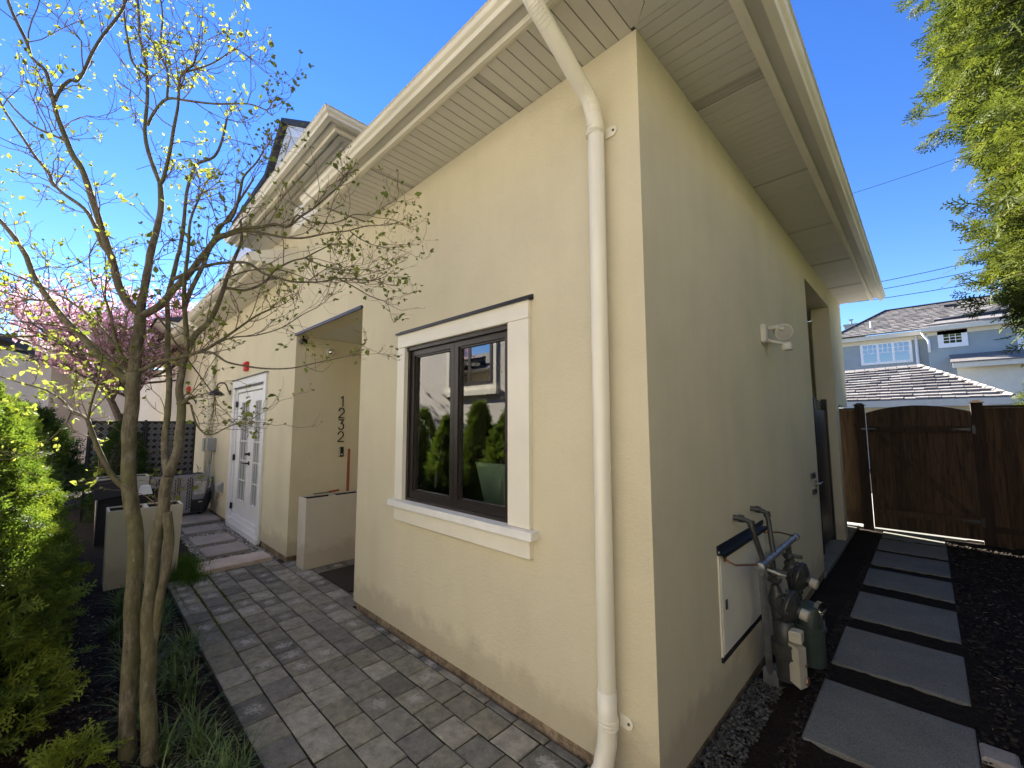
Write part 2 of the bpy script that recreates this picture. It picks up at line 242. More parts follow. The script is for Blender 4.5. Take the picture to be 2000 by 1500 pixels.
# ------------------------------------------------------------------ mesh tools
ORIG = {}
class MB:
    def __init__(s): s.v = []; s.f = []
    def add(s, vs, fs):
        b = len(s.v); s.v += [tuple(x) for x in vs]; s.f += [tuple(i + b for i in f) for f in fs]; return s
    def box(s, a, b, rot=0.0, piv=None):
        x0, x1 = sorted((a[0], b[0])); y0, y1 = sorted((a[1], b[1])); z0, z1 = sorted((a[2], b[2]))
        vs = [(x0, y0, z0), (x1, y0, z0), (x1, y1, z0), (x0, y1, z0), (x0, y0, z1), (x1, y0, z1), (x1, y1, z1), (x0, y1, z1)]
        if rot:
            px, py = piv or ((x0 + x1) / 2, (y0 + y1) / 2); c, q = math.cos(rot), math.sin(rot)
            vs = [(px + (x - px) * c - (y - py) * q, py + (x - px) * q + (y - py) * c, z) for x, y, z in vs]
        return s.add(vs, [(0, 3, 2, 1), (4, 5, 6, 7), (0, 1, 5, 4), (1, 2, 6, 5), (2, 3, 7, 6), (3, 0, 4, 7)])
    def bbox(s, a, b, e=0.004):          # box with chamfered edges (superellipse-free: 3 rings)
        x0, x1 = sorted((a[0], b[0])); y0, y1 = sorted((a[1], b[1])); z0, z1 = sorted((a[2], b[2]))
        def ring(o, z): return [(x0 + o, y0 + o, z), (x1 - o, y0 + o, z), (x1 - o, y1 - o, z), (x0 + o, y1 - o, z)]
        vs = ring(e, z0) + ring(0, z0 + e) + ring(0, z1 - e) + ring(e, z1)
        fs = [(0, 3, 2, 1), (12, 13, 14, 15)]
        for r in range(3):
            for k in range(4): fs.append((r * 4 + k, r * 4 + (k + 1) % 4, r * 4 + 4 + (k + 1) % 4, r * 4 + 4 + k))
        return s.add(vs, fs)
    def hexa(s, p): return s.add(p, [(0, 3, 2, 1), (4, 5, 6, 7), (0, 1, 5, 4), (1, 2, 6, 5), (2, 3, 7, 6), (3, 0, 4, 7)])
    def quad(s, *p): return s.add(p, [tuple(range(len(p)))])
    def prism(s, poly, d):               # poly list of 3D points extruded by vector d
        n = len(poly); d = Vector(d); vs = [Vector(p) for p in poly] + [Vector(p) + d for p in poly]
        fs = [tuple(range(n - 1, -1, -1)), tuple(range(n, 2 * n))] + [(i, (i + 1) % n, n + (i + 1) % n, n + i) for i in range(n)]
        return s.add(vs, fs)
    def tube(s, pts, rad, n=8, cap=True):
        pts = [Vector(p) for p in pts]; m = len(pts)
        if isinstance(rad, (int, float)): rad = [rad] * m
        t = (pts[1] - pts[0]).normalized(); a = Vector((0, 0, 1)) if abs(t.z) < 0.9 else Vector((1, 0, 0))
        nx = t.cross(a).normalized(); vs = []
        for i in range(m):
            t = (pts[min(i + 1, m - 1)] - pts[max(i - 1, 0)]).normalized()
            nx = (nx - t * nx.dot(t)).normalized(); ny = t.cross(nx)
            for k in range(n):
                w = 2 * math.pi * k / n; vs.append(pts[i] + (nx * math.cos(w) + ny * math.sin(w)) * rad[i])
        fs = [(i * n + k, i * n + (k + 1) % n, (i + 1) * n + (k + 1) % n, (i + 1) * n + k) for i in range(m - 1) for k in range(n)]
        if cap: fs += [tuple(range(n - 1, -1, -1)), tuple(range((m - 1) * n, m * n))]
        return s.add(vs, fs)
    def lathe(s, c, ax, prof, n=20):     # prof: list of (dist along axis, radius)
        c = Vector(c); ax = Vector(ax).normalized(); a = Vector((0, 0, 1)) if abs(ax.z) < 0.9 else Vector((1, 0, 0)); x = ax.cross(a).normalized(); y = ax.cross(x)
        vs = [c + ax * d + (x * math.cos(2 * math.pi * k / n) + y * math.sin(2 * math.pi * k / n)) * r for d, r in prof for k in range(n)]
        m = len(prof); fs = [(i * n + k, i * n + (k + 1) % n, (i + 1) * n + (k + 1) % n, (i + 1) * n + k) for i in range(m - 1) for k in range(n)]
        fs += [tuple(range(n - 1, -1, -1)), tuple(range((m - 1) * n, m * n))]
        return s.add(vs, fs)
    def build(s, name, mat, parent=None, smooth=False, kind=None, label=None, origin=None):
        o0 = Vector(origin) if origin is not None else (ORIG.get(parent.name, Vector((0, 0, 0))) if parent else Vector((0, 0, 0)))
        me = bpy.data.meshes.new(name); me.from_pydata([(x - o0.x, y - o0.y, z - o0.z) for x, y, z in s.v], [], s.f); me.update()
        me.materials.append(M[mat] if isinstance(mat, str) else mat)
        if smooth:
            me.polygons.foreach_set('use_smooth', [True] * len(me.polygons))
            if smooth != 'all': me.set_sharp_from_angle(angle=math.radians(40))
        o = bpy.data.objects.new(name, me); COL.objects.link(o)
        if parent is not None: o.parent = parent
        if origin is not None:
            po = ORIG.get(parent.name, Vector((0, 0, 0))) if parent else Vector((0, 0, 0)); o.location = o0 - po
        ORIG[o.name] = o0
        if kind: o['kind'] = kind
        if label: o['label'] = label
        return o
def np_mesh(name, V, Fc, mat, parent=None, kind=None, smooth=False, origin=None):
    me = bpy.data.meshes.new(name); nv = len(V); nf, k = Fc.shape
    o0 = Vector(origin) if origin is not None else (ORIG.get(parent.name, Vector((0, 0, 0))) if parent else Vector((0, 0, 0)))
    V = V - np.array(o0)
    me.vertices.add(nv); me.vertices.foreach_set('co', V.astype(np.float32).ravel())
    me.loops.add(nf * k); me.loops.foreach_set('vertex_index', Fc.astype(np.int32).ravel())
    me.polygons.add(nf); me.polygons.foreach_set('loop_start', np.arange(0, nf * k, k, dtype=np.int32)); me.polygons.foreach_set('loop_total', np.full(nf, k, dtype=np.int32))
    if smooth: me.polygons.foreach_set('use_smooth', np.ones(nf, dtype=bool))
    me.update(calc_edges=True); me.materials.append(M[mat])
    o = bpy.data.objects.new(name, me); COL.objects.link(o)
    if parent is not None: o.parent = parent
    ORIG[o.name] = o0
    if kind: o['kind'] = kind
    return o
def thing(name, loc, label, cat, group=None):
    o = bpy.data.objects.new(name, None); COL.objects.link(o); o.location = loc; o.empty_display_size = 0.2
    ORIG[o.name] = Vector(loc); o['label'] = label; o['category'] = cat
    if group: o['group'] = group
    return o
def tag(o, label, cat, group=None):
    o['label'] = label; o['category'] = cat
    if group: o['group'] = group
    return o
def copy_tree(o, parent=None):
    c = o.copy(); COL.objects.link(c); c.parent = parent
    ORIG[c.name] = ORIG.get(o.name, Vector((0, 0, 0))).copy()
    for ch in list(o.children): copy_tree(ch, c)
    return c
def replicate(base_v, base_f, mats, pos):   # mats (n,3,3) applied to base_v, then + pos
    n = len(pos); V = np.einsum('nij,vj->nvi', mats, base_v) + pos[:, None, :]
    Fc = base_f[None] + (np.arange(n) * len(base_v))[:, None, None]
    return V.reshape(-1, 3), Fc.reshape(-1, base_f.shape[1])
def frames(fwd, up):                        # fwd -> local x, up -> approx local z
    f = fwd / np.linalg.norm(fwd, axis=1, keepdims=True)
    y = np.cross(up, f); y /= np.linalg.norm(y, axis=1, keepdims=True) + 1e-9; z = np.cross(f, y)
    return np.stack([f, y, z], axis=2)

exec_order = []
# ================================================================== GROUND
g = MB(); g.quad((-300, -300, -0.06), (300, -300, -0.06), (300, 400, -0.06), (-300, 400, -0.06)); gr = g.build('ground', 'soil', kind='structure')
def relief(name, x0, x1, y0, y1, step, amp, z, mat):
    nx = int((x1 - x0) / step) + 1; ny = int((y1 - y0) / step) + 1; xs = np.linspace(x0, x1, nx); ys = np.linspace(y0, y1, ny); V = []
    for j in ys:
        for i in xs:
            e = min((i - x0), (x1 - i), (j - y0), (y1 - j)) ; k = min(1, max(0, e / 0.04))
            V.append((i, j, (z - 0.03) + k * 0.03 + k * amp * (noise.noise(Vector((i * 14, j * 14, 1.3))) + 0.6 * noise.noise(Vector((i * 40, j * 40, 7.3))))))
    V = np.array(V); a = (np.arange(ny - 1)[:, None] * nx + np.arange(nx - 1)[None]).ravel(); Fc = np.stack([a, a + 1, a + nx + 1, a + nx], 1)
    return np_mesh(name, V, Fc, mat, kind='structure', smooth=True)
relief('planting_bed', -4.9, 0.6, -2.9, -1.12, 0.03, 0.014, -0.012, 'soil')
relief('mulch_bed', 0.02, 2.6, -0.4, 6.85, 0.035, 0.012, -0.001, 'mulch')
relief('shaded_bed', -9.5, -4.92, -2.9, -0.66, 0.05, 0.014, -0.014, 'soil')
b = MB(); b.box((-3.5, 7.2, -0.05), (9, 11.5, -0.03)); b.build('lane_pavement', mat_slab('pale_lane_concrete', (0.42, 0.41, 0.39), (0.5, 0.49, 0.46)), kind='structure')
b = MB(); b.box((-0.5, 6.97, -0.03), (1.2, 7.12, 0.0)); b.build('gate_threshold', 'slab', kind='structure')

# paver patio
patio = thing('paver_patio', (-2.2, -0.55, -0.03), 'patio', 'patio'); del patio['label']; del patio['category']; patio['kind'] = 'structure'
jb = MB(); jb.box((-4.86, -1.115, -0.06), (0.72, -0.005, -0.008)); jb.box((-4.66, -0.005, -0.058), (-2.9, 1.3, -0.0085)); jb.build('joint_sand', 'joint', patio)
courses = [-1.105, -0.932, -0.757, -0.583, -0.405, -0.235, -0.062, 0.0]
pav_cache = {}
def paver(x0, x1, y0, y1):
    gp = 0.0052; w = round((x1 - x0) * 200) / 200; d = round((y1 - y0) * 200) / 200
    key = (w, d, random.randint(0, 3))
    if key not in pav_cache:
        m = MB(); hx, hy = w / 2 - gp, d / 2 - gp; j = lambda: random.uniform(-0.0022, 0.0022)
        lo = [(-hx + j(), -hy + j()), (hx + j(), -hy + j()), (hx + j(), hy + j()), (-hx + j(), hy + j())]; e = 0.005
        vs = [(x, y, -0.05) for x, y in lo] + [(x, y, -0.005) for x, y in lo] + [(x * (1 - e / abs(x)), y * (1 - e / abs(y)), j() * 0.4) for x, y in lo]
        m.add(vs, [(0, 1, 5, 4), (1, 2, 6, 5), (2, 3, 7, 6), (3, 0, 4, 7), (4, 5, 9, 8), (5, 6, 10, 9), (6, 7, 11, 10), (7, 4, 8, 11), (8, 9, 10, 11)])
        me = bpy.data.meshes.new('paver'); me.from_pydata(m.v, [], m.f); me.materials.append(M['paver']); pav_cache[key] = me
    o = bpy.data.objects.new('paver', pav_cache[key]); COL.objects.link(o); o.parent = patio
    o.location = (Vector(((x0 + x1) / 2, (y0 + y1) / 2, random.uniform(-0.003, 0.002))) - ORIG[patio.name])
    o.rotation_euler = (random.gauss(0, 0.004), random.gauss(0, 0.004), random.gauss(0, 0.004))
npav = 0
for ci in range(6):
    x = -4.85 + random.uniform(0, 0.06); 
    while x < 0.6:
        w = random.choice((0.17, 0.205, 0.205, 0.23, 0.23)) if ci else random.choice((0.205, 0.23, 0.255))
        if ci == 0 and x < -4.0 and random.random() < 0.0: pass
        paver(x, x + w, courses[ci], courses[ci + 1]); x += w; npav += 1
x = -2.898
while x < 0.6:
    if True: paver(x, x + 0.23, -0.062, -0.004); npav += 1
    x += 0.23
yy = -0.062
while yy < 1.2:                       # the entry recess, courses running on inside
    x = -4.65
    while x < -2.93:
        w = random.choice((0.17, 0.205, 0.23)); w = min(w, -2.9 - x)
        if -2.9 - (x + w) < 0.08: w = -2.9 - x
        if yy < 0.62: paver(x, x + w, yy, yy + 0.172); npav += 1
        x += w
    yy += 0.172
# moss in the bed-side joints
mv = []
bv = np.array([(0, -0.5, 0), (0, 0.5, 0), (0.3, 0.0, 1.0)]); bf = np.array([(0, 1, 2)])
n = 5200; cx = RNG.uniform(-4.7, -2.6, n); jl = RNG.choice([-0.932, -0.757, -1.06], n, p=[0.6, 0.28, 0.12]); keep = RNG.random(n) < np.clip(((-2.7 - cx) / 1.6), 0.05, 1) * (0.35 + 0.65 * (np.sin(cx * 9) > -0.2))
cx = cx[keep]; jl = jl[keep]; n = len(cx); pos = np.stack([cx, jl + RNG.normal(0, 0.006, n), np.full(n, -0.007)], 1)
ang = RNG.uniform(0, 6.28, n); fw = np.stack([np.cos(ang), np.sin(ang), RNG.uniform(-.2, .2, n)], 1); A = frames(fw, np.tile([0, 0, 1.], (n, 1))) * np.array([0.008, 0.006, 0.014])[None, None, :] * RNG.uniform(0.6, 1.3, n)[:, None, None]
V, Fc = replicate(bv, bf, A, pos); np_mesh('joint_moss', V, Fc, 'moss', patio, kind='stuff')

# ================================================================== HOUSE
H = 3.614
house = thing('stucco_house', (0, 0, 0), 'cream stucco house with white casings, deep boarded eaves and gutters, filling the middle', 'house')
def P(name, mb, mat, **k): return mb.build(name, mat, house, **k)
WX0, WX1, WZ0, WZ1 = -2.067, -0.889, 1.04, 2.252
XL, XR = -2.89, -4.677
w = MB(); T = 0.22
w.box((XL, 0, 0.05), (WX0, T, H)); w.box((WX1, 0, 0.05), (0, T, H)); w.box((WX0, 0, 0.05), (WX1, T, WZ0)); w.box((WX0, 0, WZ1), (WX1, T, H))
w.box((XR, 0, 2.75), (XL, T, H))                       # over the entry
front = P('front_wall', w, 'stucco')
w = MB(); w.prism([(XL, 0, H), (-2.92, 0, H + 0.005), (-3.62, 0, 3.902), (-5.12, 0, 4.14), (-6.3, 0, 4.34), (-6.3, 0, H), (XL - 1, 0, H)], (0, 0.2, 0)); P('upper_bay_wall', w, 'stucco')
DX0, DX1, DZ0, DZ1 = -7.48, -5.87, 0.06, 2.25
w = MB(); w.box((-11.3, 0, 0.03), (DX0, T, H)); w.box((DX1, 0, 0.05), (XR, T, H)); w.box((DX0, 0, DZ1), (DX1, T, H)); w.box((-17.7, 0, 0.03), (-11.3, T, H))
P('left_front_wall', w, 'stucco')
w = MB(); w.box((XR - T, T, 0.05), (XR, 1.4, 2.75)); P('entry_side_wall', w, 'stucco')
w = MB(); w.box((XR, 1.3, 0.0), (XL, 1.45, 2.75)); w.box((XL, T, 0.05), (XL + T, 1.4, 2.75)); P('entry_back_wall', w, 'stucco')
w = MB(); w.box((XR, 0.003, 2.752), (XL, 1.3, 2.79)); P('entry_ceiling', w, 'soffit')
w = MB(); w.box((XR - 0.02, -0.014, 2.745), (XL + 0.005, 0.004, 2.768)); w.box((XR - 0.02, -0.02, 2.741), (XL + 0.005, -0.013, 2.772)); P('entry_head_flashing', w, 'navy')
w = MB(); w.box((XR - 0.15, -0.001, 0.03), (XR, -0.004, 0.05)); 
# side wall x=0 with recessed porch behind y=4
YE = 4.0; YF = 6.93
w = MB(); w.box((-T, T, 0.03), (0, YE, H)); w.box((-T, YE, 3.33), (0, YF, H)); w.box((-T, 5.72, 1.9), (0, YF, 3.33)); w.box((-T, 5.72, 0.0), (0, 5.95, 1.9)); P('side_wall', w, 'stucco')
w = MB(); w.box((-1.6, YE, 0.0), (-1.4, 7.0, H)); w.box((-1.4, YE - 0.2, 0), (-T, YE, H)); w.box((-1.4, 6.6, 0), (-T, 6.8, 3.33)); P('porch_wall', w, 'stucco')
w = MB(); w.box((-1.4, YE, 3.333), (-T, 6.6, 3.36)); P('porch_ceiling', w, 'soffit')
# plinth
for a_, b_ in (((XL + 0.03, 0.014, -0.05), (-0.02, T, 0.0495)), ((DX1 + .1, 0.016, -0.1), (XR - 0.03, T, 0.0495)), ((-11.2, 0.016, -0.1), (DX0, T, 0.0295)), ((-0.2, T, -0.1), (-0.012, YE, 0.0295))):
    w = MB(); w.box(a_, b_); P('foundation_strip', w, 'plinth')
w = MB(); w.box((-0.4, YE - .01, -0.1), (0.02, 7.0, 0.012)); P('porch_slab', w, 'slab')
# roof bodies
def roof_poly():
    r = MB(); s = 0.42; z0 = 3.70
    def zz(d): return z0 + s * d
    e = 0.56; D = 3.4
    r.add([(-2.95, -e, z0), (e, -e, z0), (e - D, -e + D, zz(D)), (-2.95, -e + D, zz(D))], [(0, 1, 2, 3)])
    r.add([(e, -e, z0), (e, 7.05, z0), (e - D, 7.05, zz(D)), (e - D, -e + D, zz(D))], [(0, 1, 2, 3)])
    r.add([(-2.95, -e + D, zz(D)), (e - D, -e + D, zz(D)), (e - D, 7.05, zz(D)), (-2.95, 7.05, zz(D))], [(0, 1, 2, 3)])
    r.add([(-17.9, -e, z0), (-4.78, -e, z0), (-4.78, -e + D, zz(D)), (-17.9, -e + D, zz(D))], [(0, 1, 2, 3)])
    r.add([(-17.9, -e + D, zz(D)), (-2.95, -e + D, zz(D)), (-2.95, 7.05, zz(D)), (-17.9, 7.05, zz(D))], [(0, 1, 2, 3)])
    return r
P('roof', roof_poly(), 'tile_dark')
def rim(name, prof, xs, ys, mat, closed=False, **k):      # profile (d, z) swept along front then right side, mitred
    m = MB(); n = len(prof); V = []
    path = []
    for d, z in prof: V += [(xs, -d, z), (d, -d, z), (d, ys, z)]
    f = []
    for i in range(n - 1 + (1 if closed else 0)):
        a = i * 3; b_ = ((i + 1) % n) * 3; f += [(a, a + 1, b_ + 1, b_), (a + 1, a + 2, b_ + 2, b_ + 1)]
    if closed: f += [tuple(i * 3 for i in range(n)), tuple(i * 3 + 2 for i in range(n - 1, -1, -1))]
    m.add(V, f); return P(name, m, mat, **k)
XE = -2.93; YEND = 6.97
rim('eave_trim', [(0.382, H - 0.002), (0.405, H - 0.012), (0.425, H - 0.012), (0.425, H + 0.022), (0.40, H + 0.03), (0.382, H + 0.03)], XE, YEND, 'trim', True)
rim('eave_fascia_soffit', [(0.42, 3.638), (0.489, 3.638), (0.489, 3.652), (0.42, 3.652)], XE - .02, YEND + .03, 'soffit', True)
GUT = [(0.489, 3.622), (0.531, 3.627), (0.536, 3.634), (0.535, 3.642), (0.541, 3.652), (0.553, 3.658), (0.562, 3.668), (0.565, 3.682), (0.575, 3.688), (0.571, 3.695), (0.50, 3.700), (0.489, 3.70)]
gut = rim('gutter', GUT, XE - .1, YEND + .2, 'gutter', True, smooth=True)
# soffit boards: backing + individual boards with open grooves
w = MB(); w.box((XE, -0.385, H + 0.012), (0.385, T, H + 0.03)); w.box((-T, T, H + 0.012), (0.385, YEND, H + 0.03)); P('soffit_backing', w, 'groove')
sof = MB(); sof.box((XE, -0.384, H + 0.0061), (XE + 0.01, 0, H + 0.011)); sof = sof.build('soffit', 'soffit', house)
sb = {}
def board(kind, name='soffit_board', mat='soffit'):
    if kind in sb: return sb[kind]
    m = MB(); g_ = 0.0028
    if kind[0] == 'f': L = 0.3835; m.box((g_, -L, 0), (kind[1] - g_, 0, 0.005))
    else: L = 0.3835; m.box((0, g_, 0), (L, kind[1] - g_, 0.005))
    me = bpy.data.meshes.new(name); me.from_pydata(m.v, [], m.f); me.materials.append(M[mat]); sb[kind] = me; return me
def place(me, loc, name, par=sof):
    o = bpy.data.objects.new(name, me); COL.objects.link(o); o.parent = par; o.location = loc; return o
x = -0.02; i = 0; p = 0.0752
xs = []
while x > XE + 0.08:
    vent = any(abs((x - p / 2) - c) < 0.0377 for c in (-0.79, -2.05))
    if vent:
        m = board(('f', p * 0.55, 'v'), 'vent_strip', 'vent'); place(m, (x - p * .55, 0, H + 0.004), 'vent_strip'); x -= p * .55
    else: place(board(('f', p)), (x - p, -0.0005, H), 'soffit_board'); x -= p
y = 0.02; cnt = 0; far = MB()
while y < YEND - 0.08:
    vent = any(abs((y + p / 2) - c) < 0.0377 for c in (0.77, 2.02, 3.27, 4.51, 5.8))
    if vent: place(board(('r', p * .45, 'v'), 'vent_strip', 'vent'), (0.0005, y, H + 0.004), 'vent_strip'); y += p * .45
    else: place(board(('r', p)), (0.0005, y, H), 'soffit_board'); y += p
# corner triangles of the soffit, cut along the mitre
m = MB()
k = 0
yy = -0.02
while yy > -0.38:
    y2 = max(yy - p, -0.384)
    m.hexa([(0.002 - yy, yy - .0016, H), (0.002 - y2, y2 + .0016, H), (0.384, y2 + .0016, H), (0.384, yy - .0016, H), (0.002 - yy, yy - .0016, H + .005), (0.002 - y2, y2 + .0016, H + .005), (0.384, y2 + .0016, H + .005), (0.384, yy - .0016, H + .005)])
    m.hexa([(-yy + .0016, -0.384, H), (-y2 - .0016, -0.384, H), (-y2 - .0016, y2 - 0.002, H), (-yy + .0016, yy - 0.002, H), (-yy + .0016, -0.384, H + .005), (-y2 - .0016, -0.384, H + .005), (-y2 - .0016, y2 - 0.002, H + .005), (-yy + .0016, yy - 0.002, H + .005)])
    yy -= p
c_ = m.build('corner_boards', 'soffit', sof)
w = MB(); w.box((0.022, -0.0195, H), (-0.018, -0.384, H + .005)); w.box((0.0005, -0.0185, H + .0002), (0.384, 0.0185, H + .005)); w.build('corner_boards', 'soffit', sof)
# end closure of near eave, sloping panel up to the tall bay
w = MB(); w.prism([(-2.92, 0.0, H), (XE - .0, -0.40, H + .003), (XE - .02, -0.50, 3.64), (-4.0, -0.30, 4.03), (-5.12, -0.004, 4.16)], (0, 0, 0.02)); P('sloping_return', w, 'trim')
# lower-left continuing eave
prof = [(0.382, H - 0.002), (0.405, H - 0.012), (0.425, H - 0.012), (0.425, H + 0.022), (0.40, H + 0.03), (0.382, H + 0.03)]
def run_x(name, prof, x0, x1, mat, parent=house, y0=0, zoff=0, **k):
    m = MB(); n = len(prof); V = [(xx, y0 - d, z + zoff) for xx in (x0, x1) for d, z in prof]
    f = [(i, (i + 1) % n, n + (i + 1) % n, n + i) for i in range(n)] + [tuple(range(n - 1, -1, -1)), tuple(range(n, 2 * n))]
    m.add(V, f); return m.build(name, mat, parent, **k)
run_x('eave_trim', prof, -17.9, -4.80, 'trim'); run_x('eave_fascia_soffit', [(0.42, 3.638), (0.489, 3.638), (0.489, 3.652), (0.42, 3.652)], -17.9, -4.80, 'soffit')
run_x('gutter', GUT, -17.9, -4.86, 'gutter', smooth=True)
w = MB(); w.box((-17.9, -0.384, H + 0.001), (-4.79, -0.0005, H + 0.02)); P('lower_soffit', w, 'soffit')
w = MB(); w.prism([(-4.78, 0, H), (-4.78, -0.5, H + .0), (-4.78, -0.56, 3.70), (-4.78, 0, 3.93)], (0.012, 0, 0)); P('eave_end_panel', w, 'trim')
# tall entry bay: eave at 4.24 with its gutter, mitred
BZ = 4.235; dz = BZ - H; bx = -3.075
def rimb(name, prof, mat, xl=-6.15, yb=2.5, **k):
    m = MB(); n = len(prof); V = []
    for d, z in prof: V += [(xl, -d, z + dz), (bx + d, -d, z + dz), (bx + d, yb, z + dz)]
    f = []
    for i in range(n): a = i * 3; b_ = ((i + 1) % n) * 3; f += [(a, a + 1, b_ + 1, b_), (a + 1, a + 2, b_ + 2, b_ + 1)]
    f += [tuple(i * 3 for i in range(n)), tuple(i * 3 + 2 for i in range(n - 1, -1, -1))]
    m.add(V, f); return m.build(name, mat, house, **k)
rimb('bay_eave_trim', prof, 'trim'); rimb('bay_fascia_soffit', [(0.42, 3.638), (0.489, 3.638), (0.489, 3.652), (0.42, 3.652)], 'soffit'); rimb('bay_gutter', GUT, 'gutter', smooth=True)
w = MB(); w.box((-6.15, -0.384, BZ + 0.02), (bx + 0.384, 2.5, BZ + 0.04)); w.box((-6.15, -0.36, BZ + 0.004), (bx + 0.36, -0.31, BZ + 0.019)); w.box((bx + 0.31, -0.31, BZ + 0.004), (bx + 0.36, 2.5, BZ + 0.019)); w.box((-6.15, -0.26, BZ + 0.012), (bx + .2, -0.25, BZ + 0.019)); P('bay_soffit', w, 'soffit')
w = MB(); w.prism([(-6.3, 0.02, 3.9), (bx, 0.02, 3.8), (bx, 0.02, BZ + 0.02), (-6.3, 0.02, BZ + 0.02)], (0, 2.4, 0)); P('bay_upper_wall', w, 'stucco')
w = MB(); z0 = BZ + .085; w.add([(-6.2, -.56, z0), (bx + .56, -.56, z0), (bx + .56, 2.5, z0), (-6.2, 2.5, z0), (bx - 1.0, 1.0, z0 + .5), (-5.2, 1.0, z0 + .5)], [(0, 1, 4, 5), (1, 2, 4), (2, 3, 5, 4), (3, 0, 5)]); P('bay_roof', w, 'tile_dark')
# far gable upper storey seen behind the bay
w = MB(); w.prism([(-9.6, .36, 4.25), (-5.75, .36, 4.25), (-5.75, .36, 6.25), (-6.5, .36, 6.66), (-7.35, .36, 6.06), (-9.6, .36, 5.97)], (0, 1.9, 0)); P('upper_gable_wall', w, 'siding')
w = MB(); w.prism([(-9.7, .20, 6.07), (-7.38, .20, 6.16), (-6.52, .20, 6.80), (-6.52, .20, 6.72), (-7.32, .20, 6.06), (-9.7, .20, 5.98)], (0, 2.1, 0)); P('gable_roof', w, 'tile_dark')
w = MB(); w.prism([(-6.52, .21, 6.80), (-5.2, .21, 6.02), (-5.2, .21, 5.95), (-6.52, .21, 6.72)], (0, 2.1, 0)); P('gable_roof', w, 'tile_dark')
w = MB(); w.prism([(-6.50, .30, 6.70), (-5.35, .30, 6.02), (-5.35, .30, 5.84), (-6.50, .30, 6.52), (-7.3, .30, 5.90), (-7.3, .30, 6.05)], (0, .05, 0)); P('gable_rake_board', w, 'white_far')
# low dormer with white rake and dark roof (behind the lower eave)
w = MB(); w.prism([(-6.55, -0.1, 4.35), (-7.1, -0.1, 4.75), (-7.1, -0.1, 4.62), (-6.62, -0.1, 4.22)], (0, .06, 0)); P('dormer_rake', w, 'white_far')
w = MB(); w.prism([(-6.35, -0.06, 4.35), (-7.1, -0.06, 4.86), (-7.1, -0.06, 4.75), (-6.4, -0.06, 4.24)], (0, 1.2, 0)); P('dormer_roof', w, 'tile_dark')
w = MB(); w.prism([(-9.5, 0.0, 3.7), (-6.6, 0.0, 3.7), (-6.6, 0.0, 4.25), (-7.1, 0.0, 4.65), (-8.6, 0.0, 4.9), (-9.5, 0.0, 4.5)], (0, 1.2, 0)); P('dormer_wall', w, 'trim')
# further eave returns at the far left unit
for xx, zt in ((-11.6, 4.05), (-16.6, 3.75)):
    w = MB(); w.prism([(xx, -0.75, zt), (xx, -0.55, zt - .14), (xx, 0.1, zt - .14), (xx, 0.1, zt)], (-1.6, 0, 0)); P('far_eave_box', w, 'trim')
    w = MB(); w.prism([(xx + .1, -0.8, zt + .002), (xx + .1, 0.3, zt + .002), (xx + .1, 0.3, zt + .3)], (-1.8, 0, 0)); P('far_eave_roof', w, 'tile_dark')
w = MB(); w.box((-17.75, -0.6, 0), (-17.2, -0.001, 3.2)); P('far_wing_wall', w, 'white_far')

# window on the front wall
win = thing('casement_window', (-1.47, 0, 1.04), 'dark two pane casement window with cream casing and sill in the front wall', 'window'); win.parent = house; del win['label']; del win['category']; win['label'] = 'dark bronze casement pair in cream casing'
def W(name, mb, mat, par=win, **k): return mb.build(name, mat, par, **k)
w = MB(); w.bbox((-2.176, -0.03, 1.04), (WX0 - .001, 0.002, 2.252)); W('casing_left', w, 'trim')
w = MB(); w.bbox((WX1 + .001, -0.03, 1.04), (-0.716, 0.002, 2.252)); W('casing_right', w, 'trim')
w = MB(); w.bbox((-2.176, -0.031, 2.253), (-0.716, 0.002, 2.366)); W('casing_head', w, 'trim')
w = MB(); w.prism([(-2.225, 0.0, 1.039), (-2.225, -0.06, 1.034), (-2.225, -0.066, 0.99), (-2.225, 0.0, 0.99)], (1.55, 0, 0)); W('sill', w, 'sill')
w = MB(); w.bbox((-2.176, -0.03, 0.876), (-0.716, 0.002, 0.9895)); W('apron', w, 'trim')
w = MB(); w.box((-2.185, -0.044, 2.3665), (-0.70, 0.001, 2.374)); w.box((-2.185, -0.05, 2.362), (-0.70, -0.0445, 2.378)); w.box((-2.185, -0.012, 2.374), (-0.70, 0.001, 2.398)); W('head_flashing', w, 'navy')
fr = MB(); y0, y1 = 0.006, 0.10
def frame(mb, x0, x1, z0, z1, t, ya, yb, tb=None):
    tb = tb or t
    mb.box((x0, ya, z0), (x0 + t, yb, z1)); mb.box((x1 - t, ya, z0), (x1, yb, z1)); mb.box((x0 + t, ya, z0), (x1 - t, yb, z0 + tb)); mb.box((x0 + t, ya, z1 - t), (x1 - t, yb, z1))
frame(fr, WX0, WX1, WZ0, WZ1, 0.028, 0.004, 0.11, 0.02); fr.box((WX0, -0.006, WZ1 - .03), (WX1, 0.003, WZ1 - .001)); fo = W('window_frame', fr, 'dark_frame')
for (a, c, lab) in ((WX0 + .029, -1.478, 'left sash'), (-1.475, WX1 - .029, 'right sash')):
    s_ = MB(); frame(s_, a, c, WZ0 + .021, WZ1 - .03, 0.042, 0.018, 0.075, 0.05); so_ = W('sash', s_, 'dark_frame')
    s2 = MB(); frame(s2, a + .0425, c - .0425, WZ0 + .0715, WZ1 - .0725, 0.012, 0.03, 0.06); s2.build('glazing_bead', 'dark_frame', so_)
    g_ = MB(); g_.quad((a + .05, .045, WZ0 + .08), (c - .05, .045, WZ0 + .08), (c - .05, .045, WZ1 - .08), (a + .05, .045, WZ1 - .08)); g_.build('pane', 'glass', so_)
